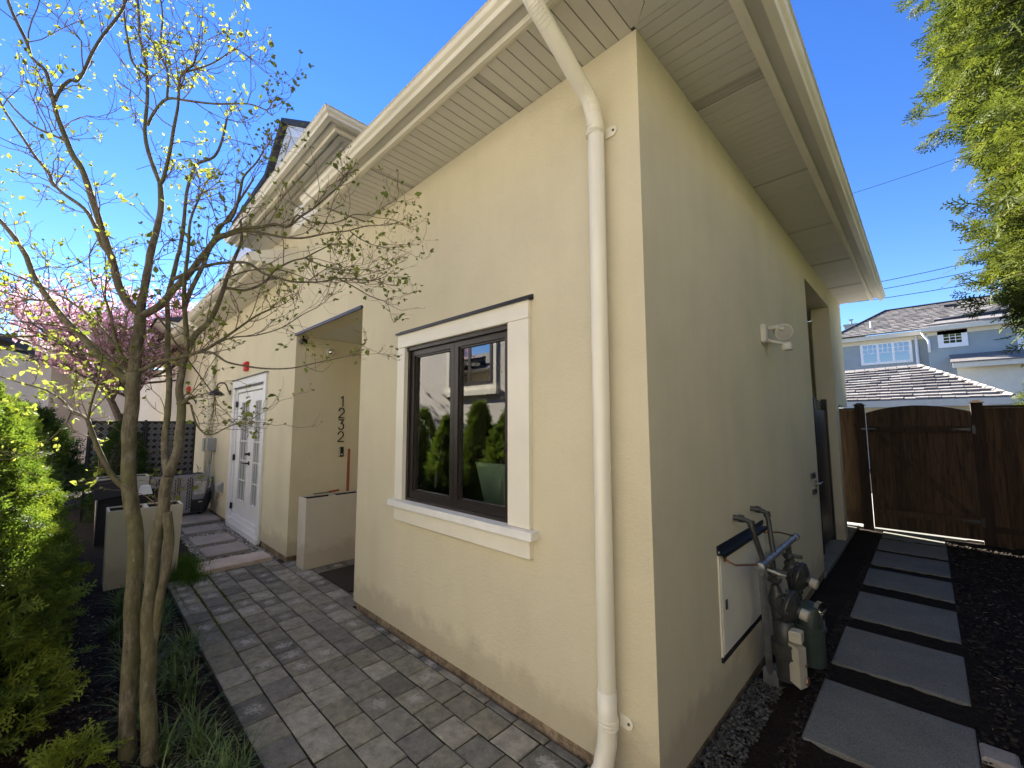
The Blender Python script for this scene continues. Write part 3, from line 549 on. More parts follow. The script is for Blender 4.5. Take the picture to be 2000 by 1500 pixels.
# room behind the window
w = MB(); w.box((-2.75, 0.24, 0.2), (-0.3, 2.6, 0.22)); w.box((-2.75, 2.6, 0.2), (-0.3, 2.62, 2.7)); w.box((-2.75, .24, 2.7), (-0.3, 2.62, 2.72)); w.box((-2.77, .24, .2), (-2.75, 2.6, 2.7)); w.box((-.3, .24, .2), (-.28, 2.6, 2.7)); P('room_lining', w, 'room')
ch = thing('stand_in_chair', (-1.85, 0.9, 0.22), 'pale green chair standing in for a flared planter mirrored in the right pane', 'chair')  # added indoors in place of a pale flared planter's reflection
w = MB(); w.prism([(-2.03, .70, 1.29), (-1.62, .72, 1.285), (-1.66, .80, .75), (-1.94, .78, .75)], (0.01, .05, 0)); w.build('backrest', 'pale', ch)
w = MB(); w.bbox((-1.98, .80, .68), (-1.58, 1.25, .745), .01); w.build('seat', 'pale', ch)
for sx in (-1.95, -1.62):
    for sy in (.84, 1.2): w = MB(); w.tube([(sx, sy, .22), (sx, sy, .68)], .015, 6); w.build('leg', 'dark_frame', ch)

# french doors
fd = thing('french_door', (-6.67, 0, 0.05), '', ''); fd.parent = house; del fd['category']; fd['label'] = 'white double french door with narrow divided panes'
def D(n, mb, mat, par=fd, **k): return mb.build(n, mat, par, **k)
w = MB(); w.bbox((-7.605, -0.03, 0.03), (DX0 + .005, 0.003, 2.25)); D('casing_left', w, 'white')
w = MB(); w.bbox((DX1 - .005, -0.03, 0.0), (-5.75, 0.003, 2.25)); D('casing_right', w, 'white')
w = MB(); w.bbox((-7.605, -0.031, 2.2505), (-5.75, 0.003, 2.375)); D('casing_head', w, 'white')
w = MB(); w.box((-7.62, -0.045, 2.3755), (-5.73, 0.002, 2.384)); w.box((-7.62, -0.05, 2.37), (-5.73, -0.0455, 2.387)); w.box((-7.50, -0.034, 2.225), (-5.85, -0.0315, 2.25)); D('head_flashing', w, 'navy')
w = MB(); w.box((DX0 - .0, -0.05, -0.05), (DX1 + .1, 0.0, 0.055)); w.box((DX0, -0.001, 0.0), (DX1, 0.12, 0.11)); w.box((DX0, -.03, .1105), (DX1, .04, .125)); D('threshold', w, 'white')
frs = MB(); frame(frs, DX0 + .006, DX1 - .006, .126, 2.225, .06, .0, .1); D('door_frame', frs, 'white')
for (a, c, side) in ((-7.41, -6.515, 0), (-6.507, -5.94, 1)):
    pass
for (a, c, side, ga, gc) in ((-7.405, -6.507, 0, -7.115, -6.70), (-6.497, -5.935, 1, -6.345, -6.03)):
    l = MB(); l.box((a, .02, .14), (ga, .062, 2.15)); l.box((gc, .02, .14), (c, .062, 2.15)); l.box((ga, .02, .14), (gc, .062, .44)); l.box((ga, .02, 1.99), (gc, .062, 2.15))
    leaf = D('door_leaf', l, 'white')
    t = MB(); frame(t, ga - .02, gc + .02, .42, 2.01, .019, .008, .0195); t.build('glass_moulding', 'white', leaf)
    for col_ in (0, 1, 2):
        for row in range(5):
            x0_ = ga + (gc - ga) * col_ / 3; x1_ = ga + (gc - ga) * (col_ + 1) / 3; z0_ = .44 + 1.55 * row / 5; z1_ = .44 + 1.55 * (row + 1) / 5
            q = MB(); q.quad((x0_ + .003, .034, z0_ + .004), (x1_ - .003, .034, z0_ + .004), (x1_ - .003, .034, z1_ - .004), (x0_ + .003, .034, z1_ - .004)); q.build('pane', 'glass2', leaf)
    t = MB()
    for k in (1, 2): xx = ga + (gc - ga) * k / 3; t.box((xx - .008, .022, .44), (xx + .008, .045, 1.99))
    for k in range(1, 5): zz = .44 + 1.55 * k / 5; t.box((ga, .0225, zz - .008), (gc, .0445, zz + .008))
    t.build('muntin', 'white', leaf)
    cu = MB(); 
    for k in range(14): xx = ga + (gc - ga) * k / 13.0; cu.box((xx - .012, .09 + .012 * (k % 2), .3), (xx + .006, .10 + .012 * (k % 2), 2.1))
    cu.build('vertical_blind', 'curtain', leaf)
for z_ in (1.97, 1.09, .30):
    w = MB(); w.tube([(-7.415, -.006, z_ - .05), (-7.415, -.006, z_ + .05)], .012, 8); w.box((-7.445, .0, z_ - .045), (-7.39, .012, z_ + .045)); D('hinge', w, 'black')
w = MB(); w.lathe((-6.56, .018, 1.18), (0, -1, 0), [(0, .03), (.012, .03), (.02, .018), (.05, .016), (.055, .022), (.065, .022)], 14); D('deadbolt', w, 'black', smooth=True)
w = MB(); w.lathe((-6.56, .018, 1.04), (0, -1, 0), [(0, .03), (.012, .03), (.02, .012), (.055, .012)], 14); w.tube([(-6.56, -.035, 1.04), (-6.72, -.04, 1.035)], .009, 8); D('lever_handle', w, 'black', smooth=True)
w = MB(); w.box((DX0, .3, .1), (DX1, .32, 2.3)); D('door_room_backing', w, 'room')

# downspouts
ds = thing('downspout', (-0.215, -.06, 0), '', ''); ds.parent = house; del ds['category']; ds['label'] = 'round cream downspout with two crimped elbows'
r0 = 0.041; X0 = -0.212
w = MB(); w.tube([(X0 - .003, -.062, .33), (X0, -.062, 1.6), (X0 + .004, -.062, 3.135)], r0, 28, cap=False); dsp = w.build('pipe', 'gutter', ds, smooth='all')
def bez(p0, p1, p2, p3, n):
    o = []
    for i in range(n + 1):
        t = i / n; o.append(Vector(p0) * (1 - t) ** 3 + Vector(p1) * 3 * t * (1 - t) ** 2 + Vector(p2) * 3 * t * t * (1 - t) + Vector(p3) * t ** 3)
    return o
PA = (X0 + .004, -.062, 3.12); PB = (-.245, -.475, 3.50)
mid = bez(PA, (X0 + .004, -.062, 3.30), (-.225, -.17, 3.34), (-.228, -.20, 3.365), 10)[:-1] + bez((-.228, -.20, 3.365), (-.236, -.33, 3.46), (-.24, -.36, 3.475), (-.243, -.39, 3.50), 8)[:-1] + bez((-.243, -.39, 3.50), (-.25, -.50, 3.57), (-.255, -.52, 3.58), (-.258, -.525, 3.64), 8)
w = MB(); L = len(mid); w.tube(mid, [r0 + .004 * max(0, 1 - i / 2) for i in range(L)], 28); w.build('upper_elbow', 'gutter', ds, smooth='all')
# crimp ribs on the inside of both bends
w = MB()
def ribs(pts, i0, i1, side, n):
    for q in range(n):
        t = i0 + (i1 - i0) * q / (n - 1); a = int(t); fr_ = t - a; c = pts[a].lerp(pts[min(a + 1, len(pts) - 1)], fr_); d = (pts[min(a + 1, len(pts) - 1)] - pts[a]).normalized()
        sd = Vector(side); sd = (sd - d * sd.dot(d)).normalized(); oth = d.cross(sd)
        w.tube([c + (sd * math.cos(g) + oth * math.sin(g)) * (r0 - .0004) for g in np.linspace(-.75, .75, 7)], .0022, 5)
ribs(mid, 2.0, 8.0, (0.7, -1, .2), 12); ribs(mid, 18.5, 25.0, (0.4, -.6, -1), 14); w.build('crimp_ribs', 'trim', ds, smooth='all')
w = MB(); w.tube([(X0 - .003, -.062, .42), (X0 - .003, -.062, .30), (X0 - .004, -.066, .20), (X0 - .012, -.095, .10), (X0 - .035, -.15, .035), (X0 - .05, -.21, .015)], [r0 + .003, r0 + .003, r0 + .004, r0 + .004, r0 + .004, r0 + .004], 28); w.build('lower_elbow', 'gutter', ds, smooth='all')
def bracket(z, lab):
    w = MB()
    for dz_ in (-.017, 0.0, .017): w.lathe((X0, -.062, z + dz_ - .004), (0, 0, 1), [(0, r0 + .004), (.002, r0 + .007), (.006, r0 + .007), (.008, r0 + .004)], 28)
    w.lathe((X0, -.062, z - .026), (0, 0, 1), [(0, r0 + .0035), (.052, r0 + .0035)], 28)
    pr = [(X0 + .03, -.012, z - .026), (X0 + .075, -.012, z - .026), (X0 + .09, -.012, z - .014), (X0 + .094, -.012, z), (X0 + .09, -.012, z + .014), (X0 + .075, -.012, z + .026), (X0 + .03, -.012, z + .026)]
    w.prism(pr, (0, .010, 0)); brk = w.build('bracket', 'gutter', ds, smooth=True); w = MB(); w.lathe((X0 + .075, -.012, z), (0, -1, 0), [(0, .007), (.003, .006), (.004, .002)], 8); w.build('screw', 'castiron', brk)
bracket(.285, ''); bracket(3.135, '')
d2 = thing('downspout', (-9.17, -.06, 0), '', ''); d2.parent = house; del d2['category']; d2['label'] = 'far round cream downspout beside the grey boxes'
w = MB(); w.tube([(-9.17, -.06, .1), (-9.17, -.06, 3.2), (-9.17, -.30, 3.45), (-9.17, -.5, 3.64)], .045, 16); w.build('pipe', 'gutter', d2, smooth='all')

# bits on the walls ---------------------------------------------------------
num = thing('house_number', (XR, .62, 1.68), 'black house number 1232 stacked vertically on the shaded entry wall', 'house number')
def digit(ch, zc, yc, h=.132, w_=.078):
    t = {'1': [[(-.1, .32), (.18, .5), (.18, -.5)]],
         '2': [[(-.45, .22)] + [(.0 + .45 * math.cos(a), .18 + .32 * math.sin(a)) for a in np.linspace(math.pi * .95, -.35, 10)] + [(-.48, -.48), (.5, -.48)]],
         '3': [[(-.42, .5), (.42, .5), (-.02, .1)] + [(.0 + .45 * math.cos(a), -.17 + .32 * math.sin(a)) for a in np.linspace(1.3, -2.7, 12)]]}[ch]
    m = MB()
    for s_ in t:
        for a, b_ in zip(s_[:-1], s_[1:]):
            # the entry wall faces +x: reading direction runs along +y
            A = Vector((XR + .012, yc + a[0] * w_, zc + a[1] * h)); B = Vector((XR + .012, yc + b_[0] * w_, zc + b_[1] * h)); d = (B - A); n_ = d.cross(Vector((1, 0, 0))).normalized() * .0065; e = d.normalized() * .004
            m.prism([A - n_ - e, B - n_ + e, B + n_ + e, A + n_ - e], (.008, 0, 0))
    return m
for ch_, z_ in (('1', 1.94), ('2', 1.783), ('3', 1.628), ('2', 1.47)): digit(ch_, z_, .60).build('digit', 'black', num)
bell = thing('video_doorbell', (XR, .62, 1.33), 'slim black and silver video doorbell below the house number', 'doorbell')
w = MB(); w.bbox((XR + .001, .600, 1.205), (XR + .024, .645, 1.335), .006); w.build('body', 'black', bell)
w = MB(); w.bbox((XR + .001, .580, 1.21), (XR + .018, .5995, 1.33), .003); w.build('silver_edge', 'chrome', bell); w = MB(); w.lathe((XR + .0245, .62, 1.235), (1, 0, 0), [(0, .014), (.003, .012)], 14); w.build('button', 'chrome', bell)
cam_ = thing('dome_camera', (XR, .42, 2.58), 'small shiny round camera on the shaded entry wall', 'camera')
w = MB(); w.lathe((XR + .001, .42, 2.59), (1, 0, 0), [(0, .05), (.012, .05), (.02, .035)], 18); w.build('mount', 'cam_white', cam_, smooth=True)
w = MB(); w.lathe((XR + .02, .42, 2.585), (1, 0, -.25), [(0, .03), (.02, .042), (.045, .04), (.065, .022), (.07, .005)], 18); w.build('dome', 'chrome', cam_, smooth=True)
cb = thing('bullet_camera', (XR, .07, 2.7), 'small black camera tucked under the entry ceiling at the corner', 'camera')
w = MB(); w.tube([(XR + .03, .07, 2.75), (XR + .03, .07, 2.70)], .012, 8); w.build('stem', 'black', cb); w = MB(); w.lathe((XR + .02, .11, 2.685), (.25, -1, -.2), [(0, .026), (.005, .034), (.07, .034), (.08, .028)], 14); w.build('body', 'black', cb, smooth=True)

def alarm(x, z, s, label):
    t = thing('alarm_strobe', (x, 0, z), label, 'alarm', 'red alarm strobes on the wall')
    m = MB(); m.bbox((x - .07 * s, -.05 * s, z - .075 * s), (x + .07 * s, 0.001, z + .075 * s), .008); m.build('housing', 'red', t)
    m = MB(); m.bbox((x - .055 * s, -.068 * s, z + .0 * s), (x + .055 * s, -.0505 * s, z + .055 * s), .004); m.build('lens', 'red', t); m = MB()
    for k in range(4): m.box((x - .05 * s, -.056 * s, z - .06 * s + k * .013), (x + .05 * s, -.051 * s, z - .054 * s + k * .013))
    m.build('grille', 'red', t)
alarm(-6.86, 2.565, 1.0, 'red alarm strobe on the wall above the white french door')
alarm(-12.0, 2.48, 1.15, 'smaller looking red alarm strobe further left above the far wall lamp')
def wall_lamp(x, z, s, label):
    t = thing('wall_lamp', (x, 0, z), label, 'wall lamp', 'black gooseneck wall lamps')
    m = MB(); m.lathe((x, .0, z), (0, -1, 0), [(0, .055 * s), (.012, .055 * s), (.02, .03 * s)], 16); m.build('wall_plate', 'black', t, smooth=True)
    m = MB(); m.tube(bez((x, -.01, z), (x, -.06, z + .02), (x, -.05, z + .2 * s), (x, -.15 * s, z + .2 * s), 8)[:-1] + bez((x, -.15 * s, z + .2 * s), (x, -.25 * s, z + .2 * s), (x, -.26 * s, z + .12 * s), (x, -.26 * s, z + .07 * s), 8), .011, 8); m.build('arm', 'black', t, smooth='all')
    m = MB(); m.lathe((x, -.26 * s, z + .08 * s), (0, 0, -1), [(0, .02 * s), (.03 * s, .045 * s), (.055 * s, .05 * s), (.07 * s, .085 * s), (.13 * s, .15 * s), (.15 * s, .155 * s), (.152 * s, .145 * s), (.10 * s, .10 * s)], 20); m.build('lamp_shade', 'black', t, smooth=True)
wall_lamp(-7.9, 2.20, .82, 'black gooseneck wall lamp with a cone shade left of the french door')
wall_lamp(-11.1, 2.16, .9, 'black gooseneck wall lamp far along the wall left of the far downspout')

# outdoor electrical bits
eb = thing('disconnect_box', (-8.9, 0, 1.26), 'grey electrical disconnect box with conduit beside the far downspout', 'electrical box')
w = MB(); w.bbox((-8.99, -.09, 1.14), (-8.77, 0.001, 1.38), .008); w.build('enclosure', 'grey_box', eb); w = MB(); w.bbox((-8.98, -.1, 1.15), (-8.78, -.0905, 1.37), .004); w.build('cover', 'grey_box', eb)
w = MB(); w.tube([(-8.9, -.05, 1.14), (-8.9, -.05, 1.0), (-8.9, -.06, .85)], .018, 10); w.tube(bez((-8.9, -.06, .88), (-8.9, -.1, .6), (-8.6, -.05, .62), (-8.62, -.12, .42), 14), .022, 10); w.build('conduit', 'grey_box', eb, smooth='all')
e2 = MB(); e2.bbox((-9.62, -.08, 1.1), (-9.42, .001, 1.36), .008); tag(e2.build('meter_box', 'grey_box'), 'grey box on the wall just left of the far downspout', 'electrical box')
hs = thing('hose_bib_cover', (-8.06, 0, .53), 'slanted brown grey cover with a tap below on the wall by the air conditioner', 'tap cover')
w = MB(); w.prism([(-8.13, 0.0, .62), (-8.13, -.10, .56), (-8.13, -.10, .47), (-8.13, 0.0, .44)], (.14, 0, 0)); w.build('cover', 'grey_box', hs); w = MB(); w.tube([(-8.06, -.05, .44), (-8.06, -.05, .38), (-8.05, -.08, .34)], .014, 8); w.tube([(-8.09, -.05, .40), (-8.03, -.05, .40)], .009, 6); w.build('tap', 'copper', hs, smooth='all')
ho = MB()
for k in range(5): ho.tube([(-8.42 + .10 * math.cos(a) + .03 * k * .3, -.17 + .05 * math.sin(a), .30 + .19 * math.sin(a + .3 * k) - .01 * k) for a in np.linspace(0, 6.1, 20)], .020, 8)
tag(ho.build('coiled_hose', 'snake', smooth='all'), 'black coiled line set and hose between the air conditioner and the wall', 'hose')

# right (side) wall fittings: security light
sf = thing('security_light', (0, 2.05, 2.36), 'ivory twin motion security light high on the shaded side wall', 'security light')
w = MB(); w.bbox((0.001, 1.98, 2.28), (.035, 2.08, 2.44), .012); w.build('wall_plate', 'cam_white', sf); w = MB(); w.bbox((.0355, 2.0, 2.30), (.04, 2.06, 2.42), .001); w.build('plate_inset', 'vent', sf)
w = MB(); w.tube([(.035, 2.05, 2.40), (.09, 2.06, 2.41), (.14, 2.07, 2.385)], .02, 10); w.tube([(.03, 2.04, 2.31), (.08, 2.06, 2.29), (.13, 2.08, 2.27)], .012, 8); w.build('arms', 'cam_white', sf, smooth='all')
w = MB(); w.lathe((.12, 2.12, 2.385), (.45, -.8, -.42), [(-.10, .02), (-.06, .05), (.0, .062), (.05, .066), (.052, .058)], 20); w.build('lamp_head', 'cam_white', sf, smooth=True)
w = MB(); w.lathe((.12, 2.12, 2.385), (.45, -.8, -.42), [(.0525, .057), (.054, .05)], 20); w.build('lens', 'vent', sf, smooth=True)
w = MB(); w.bbox((.13, 2.05, 2.215), (.19, 2.12, 2.275), .006); w.build('motion_sensor', 'cam_white', sf); w = MB(); w.bbox((.145, 2.043, 2.228), (.178, 2.0495, 2.262), .002); w.build('sensor_window', 'sill', sf)
lt = thing('gate_latch_plate', (0, 3.68, 1.0), 'small steel latch and strike plates at the far end of the side wall', 'latch')
w = MB(); w.bbox((.001, 3.58, 1.05), (.02, 3.74, 1.11), .003); w.build('strike_plate', 'castiron', lt); w = MB(); w.bbox((.001, 3.62, .885), (.02, 3.76, .935), .003); w.build('strike_plate', 'castiron', lt); w = MB(); w.tube([(.0, 3.74, .99), (.05, 3.74, .99), (.05, 3.9, .99)], .010, 8); w.tube([(.02, 3.74, 1.03), (.02, 3.74, .95)], .008, 6); w.build('bolt', 'steel', lt, smooth=True)
# access panel
ap = thing('access_panel', (0, 1.24, .6), 'flush cream access panel with dark drip edges behind the gas meters', 'panel')
w = MB(); w.bbox((.001, .80, .33), (.012, 1.70, .875), .002); w.build('door', 'trim', ap); w = MB(); w.box((.0005, .78, .31), (.009, .799, .9)); w.box((.0005, 1.701, .31), (.009, 1.715, .9)); w.build('frame', 'trim', ap)
w = MB(); w.box((.0008, .775, .88), (.035, 1.72, .888)); w.box((.0352, .775, .868), (.038, 1.72, .89)); w.box((.001, .775, .889), (.008, 1.72, .93)); w.build('drip_flashing', 'navy', ap); w = MB(); w.box((.001, .775, .298), (.012, 1.72, .325)); w.build('drip_flashing', 'navy', ap)
w = MB(); w.bbox((.0125, .845, .565), (.02, .865, .62), .002); w.build('latch', 'castiron', ap)
# gas meters
gm = thing('gas_meter_assembly', (.15, 1.4, 0), 'twin gas meter assembly with regulators, header pipe and beige dials beside the side wall', 'gas meters')
w = MB(); w.tube([(.10, 1.36, -.03), (.105, 1.30, .12), (.14, 1.115, .72), (.14, 1.10, .765)], .0215, 12); w.build('riser', 'steel', gm, smooth='all')
w = MB(); w.tube([(.14, 1.09, .775), (.14, 2.02, .775)], .0215, 12); w.lathe((.14, 1.06, .775), (0, 1, 0), [(0, .02), (.004, .03), (.045, .03), (.05, .026)], 12); w.lathe((.14, 1.99, .775), (0, 1, 0), [(0, .028), (.05, .028)], 12); w.build('header_pipe', 'steel', gm, smooth=True)
w = MB(); w.bbox((.065, 1.30, -.03), (.15, 1.41, .10), .01); w.tube([(.10, 1.35, .04), (.16, 1.45, .05), (.20, 1.60, .05)], .038, 12); w.lathe((.19, 1.58, .05), (.2, 1, -.5), [(0, .03), (.01, .04), (.03, .04), (.04, .02), (.10, .02)], 12); w.build('base_fitting', 'steel', gm, smooth=True)
for y0_, yt, zt in ((1.09, 1.14, 1.045), (1.45, 1.49, 1.05)):
    w = MB(); w.tube([(.0, y0_, zt), (.05, y0_ + .01, zt - .004), (.085, y0_ + .03, zt - .02), (.10, y0_ + .03, zt - .07), (.135, y0_ + .08 - (.12 if y0_ > 1.3 else 0), .79)], .0165, 10); w.lathe((.03, y0_ + .007, zt - .002), (1, .1, -.1), [(0, .023), (.03, .023)], 10); w.lathe((.09, y0_ + .03, zt - .015), (.2, 0, -1), [(0, .022), (.035, .022)], 10); w.build('supply_pipe', 'castiron', gm, smooth=True)
w = MB(); w.tube([(.01, .87, .84), (.06, .90, .81), (.14, 1.08, .79)], .006, 6); w.tube([(.01, .86, .83), (.02, .86, .87)], .010, 6); w.build('brace_rod', 'copper', gm, smooth='all'); w = MB(); w.tube([(.01, 1.72, .84), (.07, 1.85, .83), (.14, 1.95, .80)], .007, 6); w.build('brace_rod', 'copper', gm, smooth='all')
w = MB(); w.tube([(.14, 1.22, .73), (.20, 1.24, .71), (.22, 1.30, .69), (.17, 1.33, .66)], .008, 6); w.build('lever', 'cam_white', gm, smooth='all')
for (yc, zc, xo) in ((1.36, .50, .20), (1.80, .565, .18)):
    w = MB(); w.tube([(.14, yc - .02, .775), (.145, yc - .02, .70), (.15, yc, zc + .06)], .019, 10); w.lathe((.142, yc - .02, .71), (0, 0, -1), [(0, .024), (.01, .034), (.035, .034), (.045, .024)], 8); w.lathe((.145, yc, .655), (0, 0, -1), [(0, .022), (.01, .042), (.03, .042), (.045, .026)], 6); w.lathe((.10, yc, .69), (1, 0, 0), [(0, .014), (.12, .014)], 8); w.build('valve', 'castiron', gm, smooth=True)
    w = MB(); w.lathe((xo - .04, yc, zc), (.93, -.10, -.22), [(-.02, .045), (0, .062), (.03, .07), (.045, .092), (.050, .106), (.058, .108), (.061, .104), (.064, .108), (.072, .106), (.078, .095), (.09, .082), (.105, .055), (.112, .036), (.125, .031)], 28)
    w.tube(bez((.147, yc, zc + .10), (.15, yc, zc + .04), (.15, yc, zc), (xo - .03, yc, zc - .005), 6), [.026, .032, .042, .052, .058, .062, .06], 14)
    w.tube([(.155, yc, zc - .02), (.165, yc - .01, zc - .10), (.175, yc - .02, zc - .17)], [.045, .04, .036], 12); w.lathe((.168, yc - .012, zc - .10), (.1, -.05, -1), [(0, .046), (.018, .046)], 8)
    for g in range(8):
        an = g * .785; w.lathe((xo + .003, yc + .099 * math.cos(an), zc - .013 + .099 * math.sin(an)), (.93, -.10, -.22), [(0, .007), (.03, .007)], 6)
    w.build('regulator', 'castiron', gm, smooth=True)
    w = MB(); w.lathe((xo - .04, yc, zc), (.93, -.10, -.22), [(.1255, .033), (.165, .033), (.168, .028)], 16); w.build('regulator_cap', 'beige', gm, smooth=True)
w = MB(); w.lathe((.20, 1.30, .36), (0, 0, -1), [(-.06, .04), (-.03, .062), (.06, .062), (.07, .075), (.13, .075), (.17, .06), (.28, .055)], 18); w.lathe((.20, 1.30, .30), (0, 0, -1), [(.0, .079), (.012, .079)], 18); w.lathe((.20, 1.30, .23), (0, 0, -1), [(.0, .079), (.012, .079)], 18); w.build('meter_body', 'castiron', gm, smooth=True)
w = MB(); w.hexa([(.225, 1.245, .10), (.28, 1.225, .08), (.305, 1.29, .08), (.24, 1.31, .10), (.225, 1.245, .32), (.28, 1.225, .30), (.305, 1.29, .30), (.24, 1.31, .32)]); w.bbox((.235, 1.22, .33), (.30, 1.29, .40), .008); w.build('index_box', 'beige', gm)
w = MB()
for k in range(4): w.lathe((.309, 1.225 + .018 * k, .22 - .003 * k), (.99, -.1, 0), [(0, .007), (.004, .006)], 8)
w.build('dial_row', 'copper', gm, kind='stuff'); w = MB(); w.lathe((.31, 1.25, .13), (.99, -.1, 0), [(0, .024), (.008, .022)], 14); w.build('dial', 'copper', gm)
w = MB(); w.lathe((.27, 1.62, .42), (0, 0, -1), [(-.04, .03), (-.02, .07), (.0, .085), (.10, .085), (.105, .092), (.125, .092), (.13, .082), (.34, .078), (.36, .05)], 22); w.build('second_meter_body', 'green_tank', gm, smooth=True)
w = MB(); w.lathe((.33, 1.58, .46), (.8, -.5, -.1), [(0, .034), (.03, .036), (.034, .028)], 14); w.bbox((.345, 1.53, .34), (.362, 1.58, .43), .003); w.build('second_dial', 'chrome', gm, smooth=True)

# ================================================================== STEPPING STONES
def slab(name, x0, x1, y0, y1, z, mat, label, cat, group, th=.05, rough=.004, skew=0.0):
    m = MB(); n = 10; per = []
    for i in range(n): per.append((x0 + (x1 - x0) * i / n, y0 + skew * i / n))
    for i in range(n): per.append((x1, y0 + skew + (y1 - y0) * i / n))
    for i in range(n): per.append((x1 - (x1 - x0) * i / n, y1 + skew * (n - i) / n))
    for i in range(n): per.append((x0, y1 - (y1 - y0) * i / n))
    cxx = (x0 + x1) / 2; cyy = (y0 + y1) / 2; k = len(per)
    per = [(x + random.uniform(-rough, rough), y + random.uniform(-rough, rough)) for x, y in per]
    inn = [(x + (cxx - x) / abs(cxx - x + 1e-9) * .008 if abs(cxx - x) > .02 else x, y + (cyy - y) / abs(cyy - y + 1e-9) * .008 if abs(cyy - y) > .02 else y) for x, y in per]
    V = [(x, y, z - th) for x, y in per] + [(x, y, z - .006) for x, y in per] + [(x, y, z + random.uniform(-.0008, .0008)) for x, y in inn]
    f = [(i, (i + 1) % k, k + (i + 1) % k, k + i) for i in range(k)] + [(k + i, k + (i + 1) % k, 2 * k + (i + 1) % k, 2 * k + i) for i in range(k)] + [tuple(range(2 * k, 3 * k))]
    m.add(V, f); o = m.build(name, mat, origin=(cxx, cyy, z - th)); o['label'] = label; o['category'] = cat; o['group'] = group; return o
for a, c, l in ((0.90, 1.61, 'largest looking grey concrete slab at the bottom edge, beside the gas meters'), (1.88, 2.585, 'second grey slab of the side path, counted from the bottom edge'), (2.84, 3.57, 'third grey slab of the side path, counted from the bottom edge'), (3.86, 4.50, 'middle grey slab of the side path, fourth from the gate'), (4.71, 5.38, 'third slab before the wooden gate on the side path'), (5.54, 6.20, 'second slab before the wooden gate on the side path'), (6.31, 6.86, 'last slab of the side path, right in front of the gate')):
    slab('stepping_stone', .335, .984, a, c, .014, 'slab', l, 'stepping stone', 'concrete slabs of the side path', rough=.0007)
sl2 = [(-5.22, -4.85, -.835, -.10, 'slab_pink', 'pink worn sandstone step nearest the paver patio', .04, .012), (-6.0, -5.50, -.64, -.17, 'slab_grey', 'grey stone step just behind the pink one', .022, .006), (-6.72, -6.2, -.64, -.18, 'slab_grey', 'grey stone step in front of the french door', .02, .006), (-7.56, -7.03, -.64, -.16, 'slab_grey', 'farther grey stone step under the left door leaf', .02, .006), (-9.5, -7.85, -1.1, -.03, 'slab_grey', 'wide concrete pad under the air conditioner', .022, .004)]
for a, c, y0_, y1_, mt, l, z_, rg in sl2: slab('stone_step', a, c, y0_, y1_, z_, mt, l, 'stone step', 'stone steps along the house', rough=rg)
b = MB(); b.bbox((.99, 1.33, -.02), (1.12, 1.47, .03), .012); tag(b.build('kerb_stone', 'slab_grey'), 'small worn stone block beside the nearest slab at the lower right corner', 'stone')

# pebbles
def ico():
    t = (1 + 5 ** .5) / 2; v = np.array([(-1, t, 0), (1, t, 0), (-1, -t, 0), (1, -t, 0), (0, -1, t), (0, 1, t), (0, -1, -t), (0, 1, -t), (t, 0, -1), (t, 0, 1), (-t, 0, -1), (-t, 0, 1)]); v /= np.linalg.norm(v[0])
    f = np.array([(0, 11, 5), (0, 5, 1), (0, 1, 7), (0, 7, 10), (0, 10, 11), (1, 5, 9), (5, 11, 4), (11, 10, 2), (10, 7, 6), (7, 1, 8), (3, 9, 4), (3, 4, 2), (3, 2, 6), (3, 6, 8), (3, 8, 9), (4, 9, 5), (2, 4, 11), (6, 2, 10), (8, 6, 7), (9, 8, 1)]); return v, f
IV, IF = ico()
def pebbles(name, x0, x1, y0, y1, n, s0, s1, mat, z=0.0):
    pos = np.stack([RNG.uniform(x0, x1, n), RNG.uniform(y0, y1, n), np.zeros(n)], 1); s = RNG.uniform(s0, s1, n); pos[:, 2] = z + RNG.uniform(-.3, .5, n) * s
    a = RNG.uniform(0, 6.28, n); fw = np.stack([np.cos(a), np.sin(a), RNG.uniform(-.35, .35, n)], 1); A = frames(fw, np.tile([0, 0, 1.], (n, 1))) * (np.array([1.0, .68, .42])[None, None, :]) * s[:, None, None]
    V, Fc = replicate(IV, IF, A, pos); return np_mesh(name, V, Fc, mat, kind='stuff', smooth=True)
pb = pebbles('river_pebbles', -7.75, -4.88, -.72, -.02, 5200, .010, .024, 'pebble', -.022)
pebbles('side_gravel', .01, .17, -.3, 1.35, 2600, .006, .014, 'gravel', .0)
pebbles('mulch_chips', .99, 2.4, .2, 6.6, 9000, .006, .019, 'chips', .006)
pebbles('mulch_chips', .27, .35, .2, 6.6, 1600, .005, .014, 'chips', .004)
pebbles('slab_debris', .34, .98, .9, 6.8, 60, .002, .006, 'chips', .016)
pebbles('soil_crumbs', -4.7, .4, -2.3, -1.13, 8000, .004, .013, 'chips', .004)

